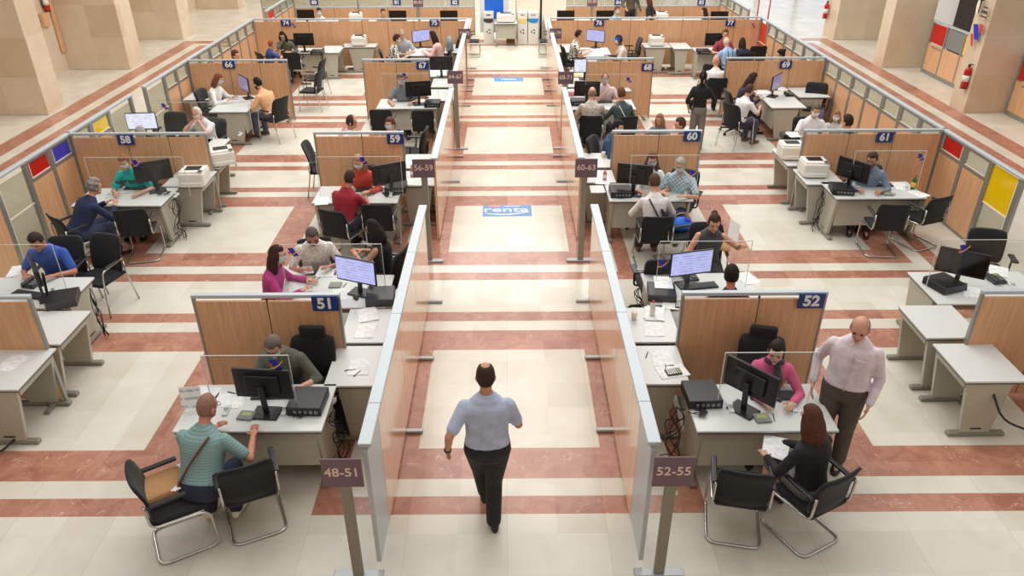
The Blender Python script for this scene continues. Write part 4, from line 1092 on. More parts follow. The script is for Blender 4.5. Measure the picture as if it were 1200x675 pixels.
def box_at(name, px, py, size, m, label, cat, rz=0, h=T, ch=.004):
    x, y = at(px, py, h); return single(name, MB().box((0,0,size[2]/2), size, ch=ch), m, label, cat, (x, y, h), rz)

# ================================================================= monitors
M_at(308, 449, 'off', 5, 'black monitor seen from behind on the desk of number 51')
M_at(880, 446, 'off', 48, 'black monitor turned half away on the desk of number 52')
M_at(179, 200, 'off', -28, 'black monitor beside the clerk in the turquoise T-shirt')
M_at(456, 203, 'off', -28, 'black monitor beside the clerk in red at number 59')
M_at(744, 204, 'off', 16, 'black monitor on the desk of number 60')
M_at(1000, 199, 'off', 55, 'black monitor in front of the clerk at number 61')
M_at(490, 104, 'off', -12, 'black monitor on the desk of number 67')
M_at(688, 104, 'off', 5, 'black monitor on the desk of number 68')
M_at(286, 98, 'dim', -128, 'lit violet monitor between the two people at number 66')
M_at(910, 96, 'dim', 128, 'lit violet monitor on the desk of number 69')
M_at(356, 46, 'off', 0, 'black monitor on the desk of number 74')
M_at(493, 42, 'lav', 145, 'lit bluish monitor on the desk of number 75')
M_at(698, 42, 'lav', -150, 'lit bluish monitor on the desk of number 76')
M_at(838, 46, 'off', 0, 'black monitor on the desk of number 77')
M_at(42, 322, 'dim', -125, 'violet monitor turned towards the man in the blue polo shirt')
M_at(417, 317, 'lav', -158, 'lit monitor facing the viewer just behind number 51')
M_at(810, 308, 'lav', 166, 'lit monitor facing the viewer just behind number 52')
M_at(1128, 308, 'off', -150, 'dark glossy monitor on the unattended desk at the right')
M_at(166, 142, 'white', 174, 'bright white monitor showing above the number 58')
M_at(686, 77, 'white', 176, 'bright white monitor left of the number 68')
M_at(517, 74, 'off', 0, 'black monitor between the numbers 67 and 75')
for px, py, lb in ((466,17,'wide black monitor top behind number 75, left one'), (526,17,'black monitor top behind number 75, below number 82'), (358,16,'black monitor below number 80'),
                   (663,17,'black monitor top behind number 76, below number 83'), (709,17,'black monitor top behind number 76, beside the seated person'), (843,18,'small black monitor below number 85')):
    M_at(px, py, 'off', 180, lb, 1.10)

# ================================================================= computers, keyboards, telephones
P_at(pc, 361, 470, 178, 'black desktop computer lying on the right of desk 51', 'computer')
P_at(pc, 822, 462, 182, 'black desktop computer lying on the left of desk 52', 'computer')
P_at(pc, 74, 350, 20, 'black desktop computer on the desk of the man in the blue polo', 'computer')
P_at(pc, 446, 347, 4, 'grey-topped computer beside the lit monitor behind number 51', 'computer')
P_at(pc, 775, 342, -6, 'desktop computer with a printed sheet on top behind number 52', 'computer')
P_at(pc, 1106, 332, 20, 'black desktop computer on the unattended desk at the right', 'computer')
P_at(pc, 727, 224, 180, 'black desktop computer on the desk of number 60', 'computer')
P_at(pc, 464, 219, 180, 'black desktop computer on the desk of number 59', 'computer')
P_at(pc, 507, 121, 180, 'black desktop computer on the desk of number 67', 'computer')
P_at(pc, 678, 119, 180, 'black desktop computer on the desk of number 68', 'computer')
P_at(pc, 986, 221, 170, 'black desktop computer on the desk of number 61', 'computer')
P_at(pc, 824, 60, 180, 'small black computer on the desk of number 77', 'computer')
P_at(pc, 372, 61, 180, 'small black computer on the desk of number 74', 'computer')
for px, py, rz, lb in ((322,463,2,'black keyboard in front of the clerk at number 51'), (904,464,-2,'black keyboard in front of the woman in pink'), (1029,217,-2,'black keyboard at number 61'),
                       (163,221,4,'black keyboard beside the clerk in turquoise'), (433,223,3,'dark keyboard before the clerk in red'), (478,118,8,'black keyboard at number 67'), (712,120,0,'black keyboard at number 68'),
                       (767,219,0,'black keyboard at number 60'), (820,336,10,'black keyboard beside the lit monitor behind number 52'), (34,346,-14,'dark keyboard on the desk of the blue polo man'), (500,56,10,'small black keyboard at number 75')):
    P_at(kb, px, py, rz, lb, 'keyboard')
P_at(mouse, 417, 350, 30, 'black mouse on the desk behind number 51', 'mouse')
P_at(mouse, 911, 468, 200, 'black mouse beside the keyboard at number 52', 'mouse', T)
P_at(sigpad, 289, 488, -8, 'signature pad in front of the man in teal', 'signature pad'); P_at(sigpad, 893, 491, 5, 'signature pad with stylus on the desk of number 52', 'signature pad')
P_at(sigpad, 362, 327, -6, 'signature pad beside the white T-shirt man', 'signature pad'); P_at(sigpad, 393, 335, 0, 'card reader pad near the lit monitor behind number 51', 'signature pad')
P_at(sigpad, 1040, 228, 0, 'signature pad on the desk of number 61', 'signature pad'); P_at(sigpad, 430, 228, 0, 'small pad on the desk of number 59', 'signature pad')
P_at(phone, 1166, 329, 12, 'black telephone on the unattended desk at the right', 'telephone'); P_at(phone, 39, 334, -12, 'telephone in front of the blue polo man', 'telephone')
P_at(phone, 924, 112, 0, 'dark telephone on the desk of number 69', 'telephone'); P_at(phone, 808, 326, 10, 'telephone near the dark-haired man behind number 52', 'telephone')
P_at(calc, 797, 358, -14, 'dark calculator on the desk behind number 52', 'calculator'); P_at(calc, 789, 437, -80, 'black calculator lying on the side table left of number 52', 'calculator')
P_at(prn, 228, 207, 2, 'white laser printer on the side table below number 58', 'printer'); P_at(prn, 953, 196, -2, 'white laser printer on the side table below number 61', 'printer')
P_at(prn, 260, 183, 25, 'white printer standing on the second side table beside number 58', 'printer'); P_at(prn, 927, 176, -2, 'white printer with paper on it beyond number 61', 'printer')
P_at(prn, 421, 47.5, 0, 'white printer on the table left of number 75', 'printer'); P_at(prn, 769, 47.5, 0, 'white printer on the table right of number 76', 'printer')
P_at(prn, 417, 20, 0, 'small white printer at the far end near number 81', 'printer'); P_at(prn, 775, 19, 0, 'small white printer at the far end near number 84', 'printer')
box_at('paper_tray', 925, 162, (.32,.24,.10), 'blk', 'black document tray on the side table behind number 61', 'tray'); S_at(930, 158, 0, 'sheets lying on the black document tray', 3, T+.10)
P_at(bot_pink, 436, 343, 0, 'red and clear bottle beside the computer behind number 51', 'bottle'); P_at(bot_clear, 764, 371, 0, 'clear bottle with red label on the papers left of number 52', 'bottle')
P_at(bot_pink, 483, 207, 0, 'pink gel bottle right of number 59', 'bottle'); P_at(bot_pink, 708.5, 211, 0, 'pink gel bottle left of number 60', 'bottle'); P_at(bot_green, 1069, 222, 0, 'green glass bottle on the desk of number 61', 'bottle')
P_at(cup, 743, 374, 0, 'small paper cup on the side table left of number 52', 'cup'); P_at(cup, 707, 184, 0, 'small cup on the side table beside number 60', 'cup')
box_at('tissue_box', 670, 112, (.16,.12,.09), 'mat_pink', 'pink box on the side table left of number 68', 'box')
box_at('folder', 674, 88, (.3,.22,.02), 'ylid', 'pale folder under the bright monitor left of number 68', 'folder')
# papers
for px, py, rz, n, lb in ((431,369,12,4,'loose sheets fanned out beside number 51, next to the computer'), (428,388,4,2,'printed sheets on the side table beside number 51'), (421,430,0,2,'sheet on the side table nearest the viewer beside number 51'),
                          (767,368,-12,5,'rumpled magazine and sheets on the side table left of number 52'), (766,386,0,2,'printed sheets on the side table left of number 52'), (775,420,0,2,'printed sheet between the side tables left of number 52'), (788,436,-80,2,'white sheets under the calculator left of number 52'),
                          (16,425,-4,1,'single printed sheet on the left-edge side table'), (240,462,80,2,'white sheet in front of the teal man, by the leaflet holder'), (268,470,85,2,'pale blue sheet in the middle of desk 51'), (352,318,-70,2,'sheets held by the man in the white T-shirt'),
                          (382,318,0,2,'sheets on the desk before the white T-shirt man'), (400,345,10,1,'sheet near the black mouse'), (777,331,-6,2,'printed sheet on top of the computer behind number 52'), (787,355,-10,2,'white sheet under the calculator'),
                          (875,326,20,2,'white sheets beside the dark-haired man'), (1140,343,-20,2,'white sheet on the unattended desk at the right'), (1170,318,-30,2,'second white sheet on the unattended desk'), (22,318,10,3,'sheets in front of the blue polo man'),
                          (378,236,10,1,'leaflet with blue print on the desk of number 59'), (477,213,0,2,'sheet on the side table right of number 59'), (480,188,0,1,'sheet with a green mark right of number 59'), (705,212,0,2,'sheet on the side table left of number 60'),
                          (700,222,0,2,'sheets at the left end of desk 60'), (790,220,0,2,'sheets before the man in the patterned shirt'), (1055,219,0,3,'sheets near the green bottle'), (1075,227,30,2,'sheets at the right end of desk 61'), (150,222,10,2,'sheets before the clerk in turquoise'),
                          (280,117,20,3,'sheets on the desk of number 66'), (916,104,0,3,'sheets at the far end of desk 69'), (895,108,0,3,'white sheets on the desk of number 69'), (495,57,0,3,'sheets on the desk of number 75'), (704,58,0,3,'sheets on the desk of number 76'), (733,105,0,2,'sheet on the desk of number 68'), (517,97,0,2,'sheet on the side table right of number 67')):
    h = T
    if 'on top of the computer' in lb: h = T+.098
    S_at(px, py, rz, lb, n, h)
for px, py, rz, lb in ((411,434,10,'orange and red marker pen beside number 51'), (419,438,60,'blue pen on the side table beside number 51'), (273,461,-20,'black pen on desk 51'), (780,431,80,'pen beside the calculator left of number 52'), (758,416,70,'pen on the sheet left of number 52')):
    P_at(pen, px, py, rz, lb, 'pen')
# leaflet holder without its code pattern
x, y = at(227, 478, T); p = Proto('leaflet_holder')
p.part('back_plate', MB().box((0,0,.13), (.21,.006,.24), (-14,0,0)), 'acrylic'); p.part('foot_plate', MB().box((0,-.05,.004), (.21,.13,.008)), 'acrylic')
p.part('leaflet', MB().box((0,-.006,.13), (.195,.003,.22), (-14,0,0)), 'paper'); p.place(x, y, T, 6, 'clear leaflet holder with a printed sheet at the left end of desk 51', 'leaflet holder')
x, y = at(425, 150, 1.0)
# cables
def tang(px, py, lb, s=.12, seed=1, drop=0., h=T): x, y = at(px, py, h); tangle(x, y, h, lb, s, drop, seed)
tang(352, 485, 'tangled black cables behind the computer on desk 51', .13, 1); tang(815, 484, 'tangled black cables behind the computer on desk 52', .14, 2)
tang(192, 228, 'tangled black cables at the end of desk 58', .12, 3); tang(465, 226, 'tangled black cables at the end of desk 59', .10, 4)
tang(728, 231, 'tangled black cables at the left end of desk 60', .13, 5); tang(981, 228, 'tangled black cables at the left end of desk 61', .10, 6)
tang(504, 124, 'tangled cables at the right end of desk 67', .09, 7); tang(676, 124, 'tangled cables at the left end of desk 68', .09, 8); tang(822, 62, 'small cable tangle on desk 77', .09, 9); tang(500, 116, 'cables beside the computer of number 67', .06, 12)
def dangling(x, y, label, seed, z=.72, s=.10):
    rr = random.Random(seed); mb = MB()
    for k in range(6):
        pts = [(0,0,z)]; px_ = py_ = 0
        for i in range(1, 7): pts.append((rr.uniform(-s,s), rr.uniform(-s,s), z*(1-i/6)+.02))
        mb.tube(fillet([(a, b, c) for a, b, c in pts], .1, 4), .005, 5)
    single('cable_bundle', mb, 'blk', label, 'cables', (x, y, 0))
dangling(-1.68, 5.75, 'black cables hanging down at the right end of desk 51', 21); dangling(1.62, 5.75, 'black cables hanging down at the left end of desk 52', 22)
dangling(-5.24, 11.0, 'black cables hanging from the end of desk 58', 23); dangling(5.02, 11.2, 'black cables hanging from desk 61', 24, .72, .07); dangling(1.62, 8.1, 'thin cables hanging beside the swivel chair behind number 52', 25)
dangling(-5.18, 8.15, 'black cables at the corner of the blue polo man\'s desk', 27, .72, .05); dangling(-1.62, 16.2, 'dark cables hanging beside desk 67', 26, .72, .08)
a = at(0, 535); b_ = at(30, 512); cable([(a[0]-.4, a[1]-.1, .02), (a[0], a[1], .03), (b_[0], b_[1], .08), (b_[0]-.25, b_[1]+.3, .6)], 'thick black cable on the floor at the bottom left edge', .012)
a = at(1160, 452, .6); b_ = at(1200, 490, .2); cable([(a[0], a[1], .62), (a[0]+.06, a[1]-.25, .35), (a[0]+.35, a[1]-.4, .3), (b_[0]+.3, a[1]-.42, .32)], 'thick black cable looping at the right edge', .012)

# ================================================================= clear shields
shield(-2.42, 5.72, .80, T, 1.37, 0, 'clear screen before the clerk at number 51', .84, .10)
shield(2.42, 5.72, .86, T, 1.37, 0, 'clear screen before the woman in pink at number 52', .55, .35)
shield(-5.75, 11.08, 1.5, T, 1.37, 0, 'clear screen before the clerk in turquoise', .52, .10)
shield(-2.30, 11.05, 1.3, T, 1.37, 0, 'clear screen before the clerk in red at number 59', .56, .06)
shield(2.42, 11.05, 1.05, T, 1.37, 0, 'clear screen on the desk of number 60', .92, .30)
shield(5.95, 11.2, 1.1, T, 1.37, 0, 'clear screen on the desk of number 61', .93, .10)
shield(-5.75, 14.12, 1.7, T, 1.37, 0, 'clear screen behind number 58 before the elderly man', .07, .08)
shield(-2.1, 16.25, 1.2, T, 1.37, 0, 'clear screen on the desk of number 67', .42, .05)
shield(2.2, 16.1, 1.1, T, 1.37, 0, 'clear screen on the desk of number 68', .83, .12)
shield(-2.1, 8.02, 1.2, T, 1.37, 0, 'clear screen behind number 51 by the white T-shirt man', .12, .10)
shield(2.35, 8.05, 1.1, T, 1.37, 0, 'clear screen behind number 52 before the woman with the bun', .05, .30)
shield(-5.95, 8.05, 1.1, T, 1.37, 0, 'clear screen before the man in the blue polo', .2, .2)
shield(5.75, 8.05, 1.25, T, 1.37, 0, 'clear screen on the unattended desk at the right', .25, .12)
# small emblem stickers on the far partitions
for px, py, r, lb in ((344,30,3,'74'), (883,30,3,'77')):
    X, Z = on_y(px, py, ROW[r]-.05); p = Proto('emblem_sticker')
    p.part('blue_shape', MB().prism([(-.05,.05),(0,.055),(.06,-.05),(.01,-.05)], -.004, 0), 'logo_blue'); p.part('yellow_swoosh', MB().prism([(-.05,-.04),(.06,.03),(.06,.045),(-.05,-.02)], -.006, -.004), 'logo_yel')
    p.place(X, ROW[r]-.03, Z, 0, 'small blue emblem sticker near the number '+lb, 'sticker')

# ================================================================= chairs without sitters
C_at(visitor, 205, 586, 60, 'black cantilever chair with a paper bag and papers on it')
C_at(visitor, 866, 572, 12, 'empty black cantilever chair in front of desk 52')
C_at(visitor, 163, 268, -12, 'empty black cantilever chair in front of desk 58')
C_at(fourleg, 117, 325, 195, 'high-backed armchair with chrome legs near the blue polo man')
C_at(visitor, 1035, 262, 4, 'empty cantilever chair in front of desk 61, the left one')
C_at(visitor, 1080, 254, -22, 'empty cantilever chair in front of desk 61, the right one, turned')
C_at(visitor, 447, 262, 2, 'empty black chair right of the man in dark red')
C_at(visitor, 450, 148, 2, 'empty black chair before number 67, the left one')
C_at(visitor, 497, 149, -3, 'empty black chair before number 67, the right one')
C_at(office_p, 484, 180, -85, 'empty swivel chair between numbers 59 and 67')
C_at(office_p, 768, 332, -6, 'empty swivel chair behind number 52 by the computer')
C_at(visitor, 793, 274, 80, 'chair with a bright blue bag on its seat')
C_at(office_p, 1152, 318, 195, 'empty swivel chair behind the unattended desk at the right')
C_at(office_p, 956, 113, 200, 'large empty black swivel chair at number 69', .72)
C_at(fourleg, 365, 106, -82, 'nearer of two black armchairs right of number 66')
C_at(fourleg, 369, 92, -82, 'further of two black armchairs right of number 66')
C_at(fourleg, 380, 198, 88, 'black armchair half hidden by number 59')
C_at(office_p, 201, 150, 185, 'black swivel chair top behind number 58', .72)
C_at(visitor, 346, 78, 0, 'black chair in front of the desk of number 74')
C_at(fourleg, 834, 96, 20, 'black armchair left of number 69, behind the standing woman')
C_at(visitor, 553, 48, 90, 'black chair left of the recycling bins, against the corridor screen'); C_at(visitor, 641, 48, -90, 'black chair right of the recycling bins, against the corridor screen')
C_at(office_p, 738, 66, -90, 'black chair beside the man with the blue cap'); C_at(visitor, 884, 70, 0, 'black chair low beside the woman in navy at number 77')
C_at(visitor, 519, 88, 0, 'black chair under the monitor between 67 and 75'); C_at(office_p, 527, 66, -90, 'chair with a grey-blue coat over its back')
# loads on chairs and floor
x, y = at(192, 576, .5); p = Proto('paper_bag')
p.part('body', MB().box((0,0,.07), (.30,.36,.13), (0,4,8), ch=.03), 'card'); p.part('folded_rim', MB().box((0,.17,.12), (.26,.03,.04), (0,0,8), ch=.01), 'card'); p.place(x, y, .483, -60, 'brown paper bag on the chair at bottom left', 'bag')
S_at(211, 559, 40, 'printed sheets lying on the chair at bottom left', 3, .60)
x, y = at(796, 268, .5); p = Proto('handbag'); p.part('body', MB().ell((0,0,.09), (.2,.13,.11)), 'bag_blue'); p.part('handle', MB().tube(fillet([(-.12,0,.15),(-.08,0,.27),(.08,0,.27),(.12,0,.15)], .08), .009, 6), 'tan'); p.part('lining', MB().ell((.05,-.03,.14), (.1,.07,.06)), 'logo_blue'); p.place(x, y, .482, 20, 'bright blue handbag on the chair behind number 52', 'bag')
x, y = at(407, 494, 0.1); p = Proto('rucksack'); p.part('body', MB().ell((0,0,.2), (.16,.13,.2)), 'blk_fab'); p.part('front_pocket', MB().ell((0,-.1,.14), (.11,.06,.1)), 'blk_fab'); p.part('strap', MB().tube(fillet([(-.06,.12,.35),(-.08,.2,.2),(-.06,.14,.05)], .05), .014, 6), 'blk'); p.place(x, y, 0, 15, 'black rucksack on the floor between desk 51 and the corridor screen', 'bag')
x, y = at(527, 52, .9); mb = MB(); mb.loft([[(math.cos(g)*a_, math.sin(g)*b2, z) for g in [2*PI*j/14 for j in range(14)]] for z, a_, b2 in ((.0,.10,.20),(.2,.11,.21),(.45,.10,.22),(.6,.08,.20),(.66,.04,.10))])
mb.cap((.02,.19,.55), (.04,.24,.12), .05, .035, 8); mb.cap((.02,-.19,.55), (.04,-.24,.12), .05, .035, 8)
single('coat', mb, cmat('cloth', (120,142,150)), 'grey-blue coat hung over a chair at number 75', 'coat', (x, y, .45), 0)

# ================================================================= people
L_ = (None,)
person('man in a light blue shirt walking away down the corridor', 569, 441, -3, 'stand', lean=3, hp=8, w=1.1, belly=.03, s=1.0, skin=(196,140,112), shirt=(176,188,214), legs=(30,31,34), hair=('thin',(58,42,36)), near=True,
       hands=((.22,.30,.98), (-.34,-.02,.92)), legpose=(((.05,.04,.50),(.04,-.05,.09)), ((-.07,.17,.53),(-.03,.24,.17))), extra=(('watch',-1),))
person('bald man standing in a pale pink shirt beside desk 52', 1008, 385, 212, 'stand', lean=2, hp=22, s=1.035, w=1.1, belly=.04, skin=(206,152,128), shirt=(226,212,222), sleeve='long', layer='buttoned', legs=(84,76,68), hair=('bald',(150,130,116)), near=True,
       hands=((.28,.06,.93), (-.24,.12,.90)))
def seat(label, px, py, ang, ch=None, cl=None, **k):
    return person(label, px, py, ang, 'sit', chair=ch, chair_label=cl, **k)
seat('clerk in an olive shirt and pale blue mask at number 51', 321, 406, 183, office_h, 'high-backed swivel chair of the clerk at number 51', lean=22, hp=30, layer='buttoned', shirt=(96,98,86), sleeve='rolled', legs=(40,44,60), hair=('short',(112,100,92)), mask='b', near=True, w=1.1, hands=((.12,.45,.775), (-.24,.42,.775)), chair_off=(-.22,.09))
C_at(visitor, 291, 566, -25, 'black cantilever chair under the man in teal')
seat('bald man in a teal striped T-shirt leaning on desk 51', 243, 477, 8, None, None, lean=28, hp=18, hy=18, shirt=(126,160,160), shirt_mat=pattern_mat('teal_stripe',(118,152,154),(142,174,172),14,'stripe'), legs=(36,44,66), hair=('shaved',(150,116,100)), skin=(208,140,116), near=True, w=1.12, belly=.03,
     hands=((.32,.44,.775), (-.10,.46,.775)), extra=(('strap',1),('glasses',)), chair_off=(.16,-.05), shoes='cream_l', legpose=(((.14,.34,.50),(.13,.22,.10)), ((-.1,.34,.50),(-.1,.18,.10))))
seat('smiling woman in a pink jacket at number 52', 910, 412, 192, office_h, 'high-backed swivel chair of the woman in pink', lean=12, hp=16, hy=12, s=.97, w=.92, shirt=(226,92,146), sleeve='long', legs=(30,30,36), hair=('pony',(44,32,28)), skin=(222,172,148), near=True, hands=((.10,.44,.775), (-.18,.42,.775)), extra=(('scarf',(50,50,56)),), chair_off=(.06,-.12))
seat('woman with long brown hair and a black cardigan seated at desk 52', 951, 490, -28, visitor, 'black cantilever chair under the woman in the black cardigan', lean=8, hp=14, s=.97, w=.95, shirt=(24,24,27), sleeve='long', legs=(50,50,52), leg_mat=pattern_mat('dotted_skirt',(36,36,38),(120,120,118),60,'dots'), bottom='skirt', hair=('bob',(84,50,38)), near=True,
     hands=((.10,.42,.66), (-.20,.34,.68)), legpose=(((.10,.42,.50),(.08,.36,.10)), ((-.04,.42,.50),(-.10,.38,.10))))
seat('man in a blue polo shirt looking down at papers on the left', 43, 283, 178, fourleg, 'armchair of the man in the blue polo shirt', lean=20, hp=32, layer='buttoned', shirt=(52,88,176), hair=('short',(52,42,38)), skin=(196,132,106), near=True, w=1.12, hands=((.20,.42,.775), (-.18,.44,.775)))
seat('man in a navy jacket with grey hair at desk 58', 111, 219, 38, visitor, 'black cantilever chair under the man in navy', lean=36, hp=16, shirt=(30,42,78), sleeve='long', legs=(52,62,92), hair=('curly',(140,136,132)), w=1.28, hands=((.10,.56,.775), (-.16,.55,.775)), near=True)
_t = seat('ginger clerk in a turquoise T-shirt and mask at number 58', 146, 190, 178, office_p, 'black swivel chair of the clerk in turquoise', lean=15, hp=20, shirt=(20,184,184), hair=('short',(150,92,62)), mask='w', near=True, hands=((.16,.44,.775), (-.22,.44,.775)))
_o, _xy, _hc, _P, _fw, _dr = _t
tm = text_mesh('JUST DO IT', .088, .003, .04); tm.transform(Matrix.Rotation(PI, 4, 'Z')); tm.materials.append(M['blk'])
tm.transform(Matrix.Rotation(-R(15), 4, 'X')); c_ = link('shirt_lettering', tm, _o, _P+_dr*.355+_fw*.140); c_['label'] = 'black lettering'
seat('man in a dark red shirt seen from behind at desk 59', 410, 209, 22, visitor, 'black cantilever chair under the man in dark red', lean=24, hp=20, shirt=(150,26,44), legs=(40,48,74), hair=('shaved',(60,44,38)), skin=(176,120,96), w=1.12, hands=((.12,.50,.775), (-.16,.48,.775)), near=True)
seat('blonde clerk in red with a white mask at number 59', 420, 190, 182, office_p, 'black swivel chair of the clerk in red', lean=15, hp=20, shirt=(220,70,56), sleeve='long', hair=('long',(176,140,110)), mask='w', w=.95, near=True)
seat('woman in purple with a pale blue mask behind number 51', 325, 299, 88, None, None, lean=12, hp=8, hy=4, shirt=(176,60,130), sleeve='long', hair=('long',(62,36,34)), mask='b', w=.95, near=True, hands=((.10,.40,.775), (-.2,.42,.775)))
seat('bearded man in a printed white T-shirt behind number 51', 366, 277, 165, visitor, 'black chair of the man in the white T-shirt', lean=20, hp=30, shirt=(226,222,218), shirt_mat=pattern_mat('printed_white',(232,228,222),(206,200,196),34), hair=('short',(92,84,80)), skin=(190,130,110), near=True, w=1.15, extra=(('beard',(90,84,80)),))
seat('woman in a sleeveless black dress looking at her phone', 437, 268, -72, office_p, 'swivel chair of the woman in the black dress', lean=5, hp=22, shirt=(22,22,25), sleeve='none', bottom='dress', legs=(24,24,27), hair=('bob',(34,26,26)), skin=(206,150,124), near=True, w=.92, s=.97, hands=((.08,.36,.80), (-.08,.36,.80)))
seat('elderly man in a pale shirt holding his mask, behind number 58', 231, 133, 195, fourleg, 'black armchair of the elderly man', lean=14, hp=22, shirt=(214,214,216), hair=('shaved',(214,206,198)), skin=(216,164,140), mask='w', w=1.1, hands=((.06,.30,1.08), (-.08,.30,1.06)))
seat('red-haired clerk in a white blouse and green trousers at number 66', 256, 93, 98, office_p, 'black swivel chair of the red-haired clerk', lean=14, hp=24, shirt=(236,234,232), sleeve='long', legs=(10,118,64), hair=('bob',(128,74,54)), mask='b', w=.98)
seat('man in a pale orange shirt and black hair at desk 66', 302, 98, -62, fourleg, 'black armchair under the man in pale orange', lean=24, hp=20, shirt=(236,180,132), legs=(90,96,116), hair=('short',(30,26,26)), extra=(('beard',(30,26,26)),), w=1.1, shoes='shoe_br')
seat('brown-haired person whose head shows between numbers 66 and 74', 276, 65, 100, office_p, 'chair behind the head between 66 and 74', lean=10, shirt=(180,170,160), hair=('short',(84,60,48)))
seat('dark-haired woman with a hand at her mouth at number 74', 331, 42, 178, office_p, 'chair of the woman at number 74', lean=22, hp=26, shirt=(96,92,78), sleeve='long', hair=('bob',(38,30,28)), hands=((.02,.30,1.06), (-.22,.42,.775)))
seat('auburn-haired person in blue seen from behind at number 74', 318, 52, 50, visitor, 'chair under the auburn-haired person', lean=10, s=.85, shirt=(50,76,140), hair=('short',(150,84,50)))
seat('masked person behind the clear screen below number 80', 374, 14, 180, None, None, lean=6, hp=10, shirt=(220,222,226), hair=('short',(60,50,46)), mask='b')
seat('woman in a patterned blouse at number 75', 465, 46, 80, office_p, 'black chair of the woman in the patterned blouse at 75', lean=12, hp=14, shirt=(200,196,190), shirt_mat=pattern_mat('leaf_print',(226,222,214),(70,70,72),22), hair=('short',(58,40,34)), mask='w', w=1.05)
seat('grey-haired man in grey behind the desk of number 75', 471, 40, 170, None, None, lean=10, hp=16, shirt=(170,174,182), hair=('shaved',(170,160,152)), w=1.1)
seat('woman with long dark hair in a pink blouse at number 75', 507, 42, -82, visitor, 'chair of the woman in the pink blouse', lean=14, hp=12, shirt=(222,180,178), sleeve='long', hair=('longwavy',(44,32,34)), w=.95)
seat('grey-haired clerk in a grey shirt and mask at number 67', 470, 93, 182, office_p, 'chair of the clerk at number 67', lean=12, hp=12, shirt=(126,134,142), hair=('short',(112,104,98)), mask='b', hands=((.2,.44,.775), (-.24,.36,.775)))
seat('balding man in white wearing a face shield behind number 59', 412, 143, 95, None, None, lean=8, hp=8, shirt=(232,232,230), hair=('receding',(70,54,46)), skin=(206,150,124), extra=(('faceshield',),))
seat('brown-haired person with a mask behind number 59', 457, 146, -150, None, None, lean=8, hp=4, shirt=(150,140,140), hair=('short',(96,64,50)), mask='b')
seat('man in a denim shirt and mask behind number 60', 724, 149, 118, office_p, 'black chair of the man in the denim shirt', lean=14, hp=14, shirt=(44,78,112), sleeve='long', hair=('short',(40,32,30)), mask='b')
seat('fair-haired woman behind number 60', 773, 140, -140, None, None, lean=8, hp=12, s=.88, shirt=(120,120,124), hair=('bob',(160,116,84)))
seat('brown-haired person right of the fair-haired woman behind number 60', 797, 146, -90, None, None, lean=8, hp=8, shirt=(110,100,96), hair=('short',(84,56,46)))
seat('clerk with long brown hair and mask at number 60', 764, 188, 182, office_p, 'black chair of the clerk at number 60', lean=10, hp=14, shirt=(234,234,240), hair=('long',(96,66,52)), mask='b', w=.95, near=True)
seat('older man in a blue patterned shirt and mask at number 60', 797, 194, 205, office_p, 'black chair of the older man at number 60', lean=16, hp=18, shirt=(150,186,204), shirt_mat=pattern_mat('blue_check',(136,178,200),(214,226,230),30,'check'), legs=(40,56,92), hair=('short',(178,172,166)), mask='b', w=1.08, near=True)
seat('person in a white shirt seen from behind at desk 60', 767, 214, 0, visitor, 'black cantilever chair under the person in white', lean=18, hp=22, shirt=(226,222,224), sleeve='long', legs=(60,44,40), hair=('short',(86,62,52)), extra=(('strap',-1,'blk'),), w=1.0, shoes='shoe_br', near=True)
seat('woman with a bun in a dark grey top holding up a sheet', 837, 261, 186, fourleg, 'black chair of the woman holding up a sheet', lean=14, hp=22, shirt=(70,74,82), sleeve='none', hair=('bun',(66,46,38)), skin=(214,160,132), w=.95, near=True, hands=((.14,.36,.80), (-.38,.28,.93)), grip={-1: 1})
seat('dark-haired man in black seen from behind, behind number 52', 857, 323, 4, office_p, 'swivel chair of the dark-haired man in black', lean=10, hp=10, shirt=(28,28,32), hair=('short',(28,24,24)), skin=(190,130,104))
seat('bearded clerk in a blue-grey shirt at number 61', 1022, 187, 200, office_p, 'black swivel chair of the clerk at number 61', lean=16, hp=18, hy=18, layer='buttoned', shirt=(128,144,172), sleeve='long', hair=('short',(60,46,42)), skin=(200,140,116), w=1.12, near=True, hands=((.16,.44,.775), (-.20,.42,.775)), extra=(('beard',(120,90,76)),))
seat('man in white with glasses and mask holding a purple folder, behind 61', 956, 130, 182, office_p, 'chair of the man with the purple folder', lean=12, hp=16, shirt=(234,234,238), hair=('short',(104,88,78)), mask='w', extra=(('glasses',),), w=1.1)
seat('woman with auburn hair and mask behind number 61', 980, 136, 200, None, None, lean=8, hp=12, s=.86, shirt=(210,206,204), hair=('bob',(150,104,80)), mask='w')
seat('dark-haired person in green seen from behind, behind number 61', 993, 143, 330, None, None, lean=8, hp=8, s=1.03, shirt=(30,92,84), hair=('short',(48,36,34)))
seat('balding clerk in a pink shirt and mask at number 68', 709, 92, 182, office_p, 'chair of the clerk in pink at number 68', lean=8, hp=12, layer='buttoned', shirt=(238,206,214), hair=('receding',(120,92,76)), mask='b', w=1.15, hands=((-.02,.34,.98), (-.24,.38,.80)))
seat('balding man in a patterned shirt seen from behind at desk 68', 694, 109, 6, visitor, 'black chair under the man in the patterned shirt', lean=14, hp=12, shirt=(206,196,184), shirt_mat=pattern_mat('fine_print',(216,208,196),(170,156,146),50), hair=('bald',(150,128,110)), w=1.12, shoes='shoe_br')
seat('person in dark green with a shoulder strap at desk 68', 728, 110, -12, visitor, 'black chair under the person in dark green', lean=12, hp=10, shirt=(66,86,86), sleeve='long', hair=('short',(110,66,48)), extra=(('strap',-1,'cream_l'),))
seat('woman in a black and white blouse at number 76', 678, 41, 82, office_p, 'black chair of the woman at number 76', lean=10, hp=10, shirt=(220,214,196), shirt_mat=pattern_mat('floral_print',(232,228,212),(48,46,44),26), hair=('short',(54,34,32)))
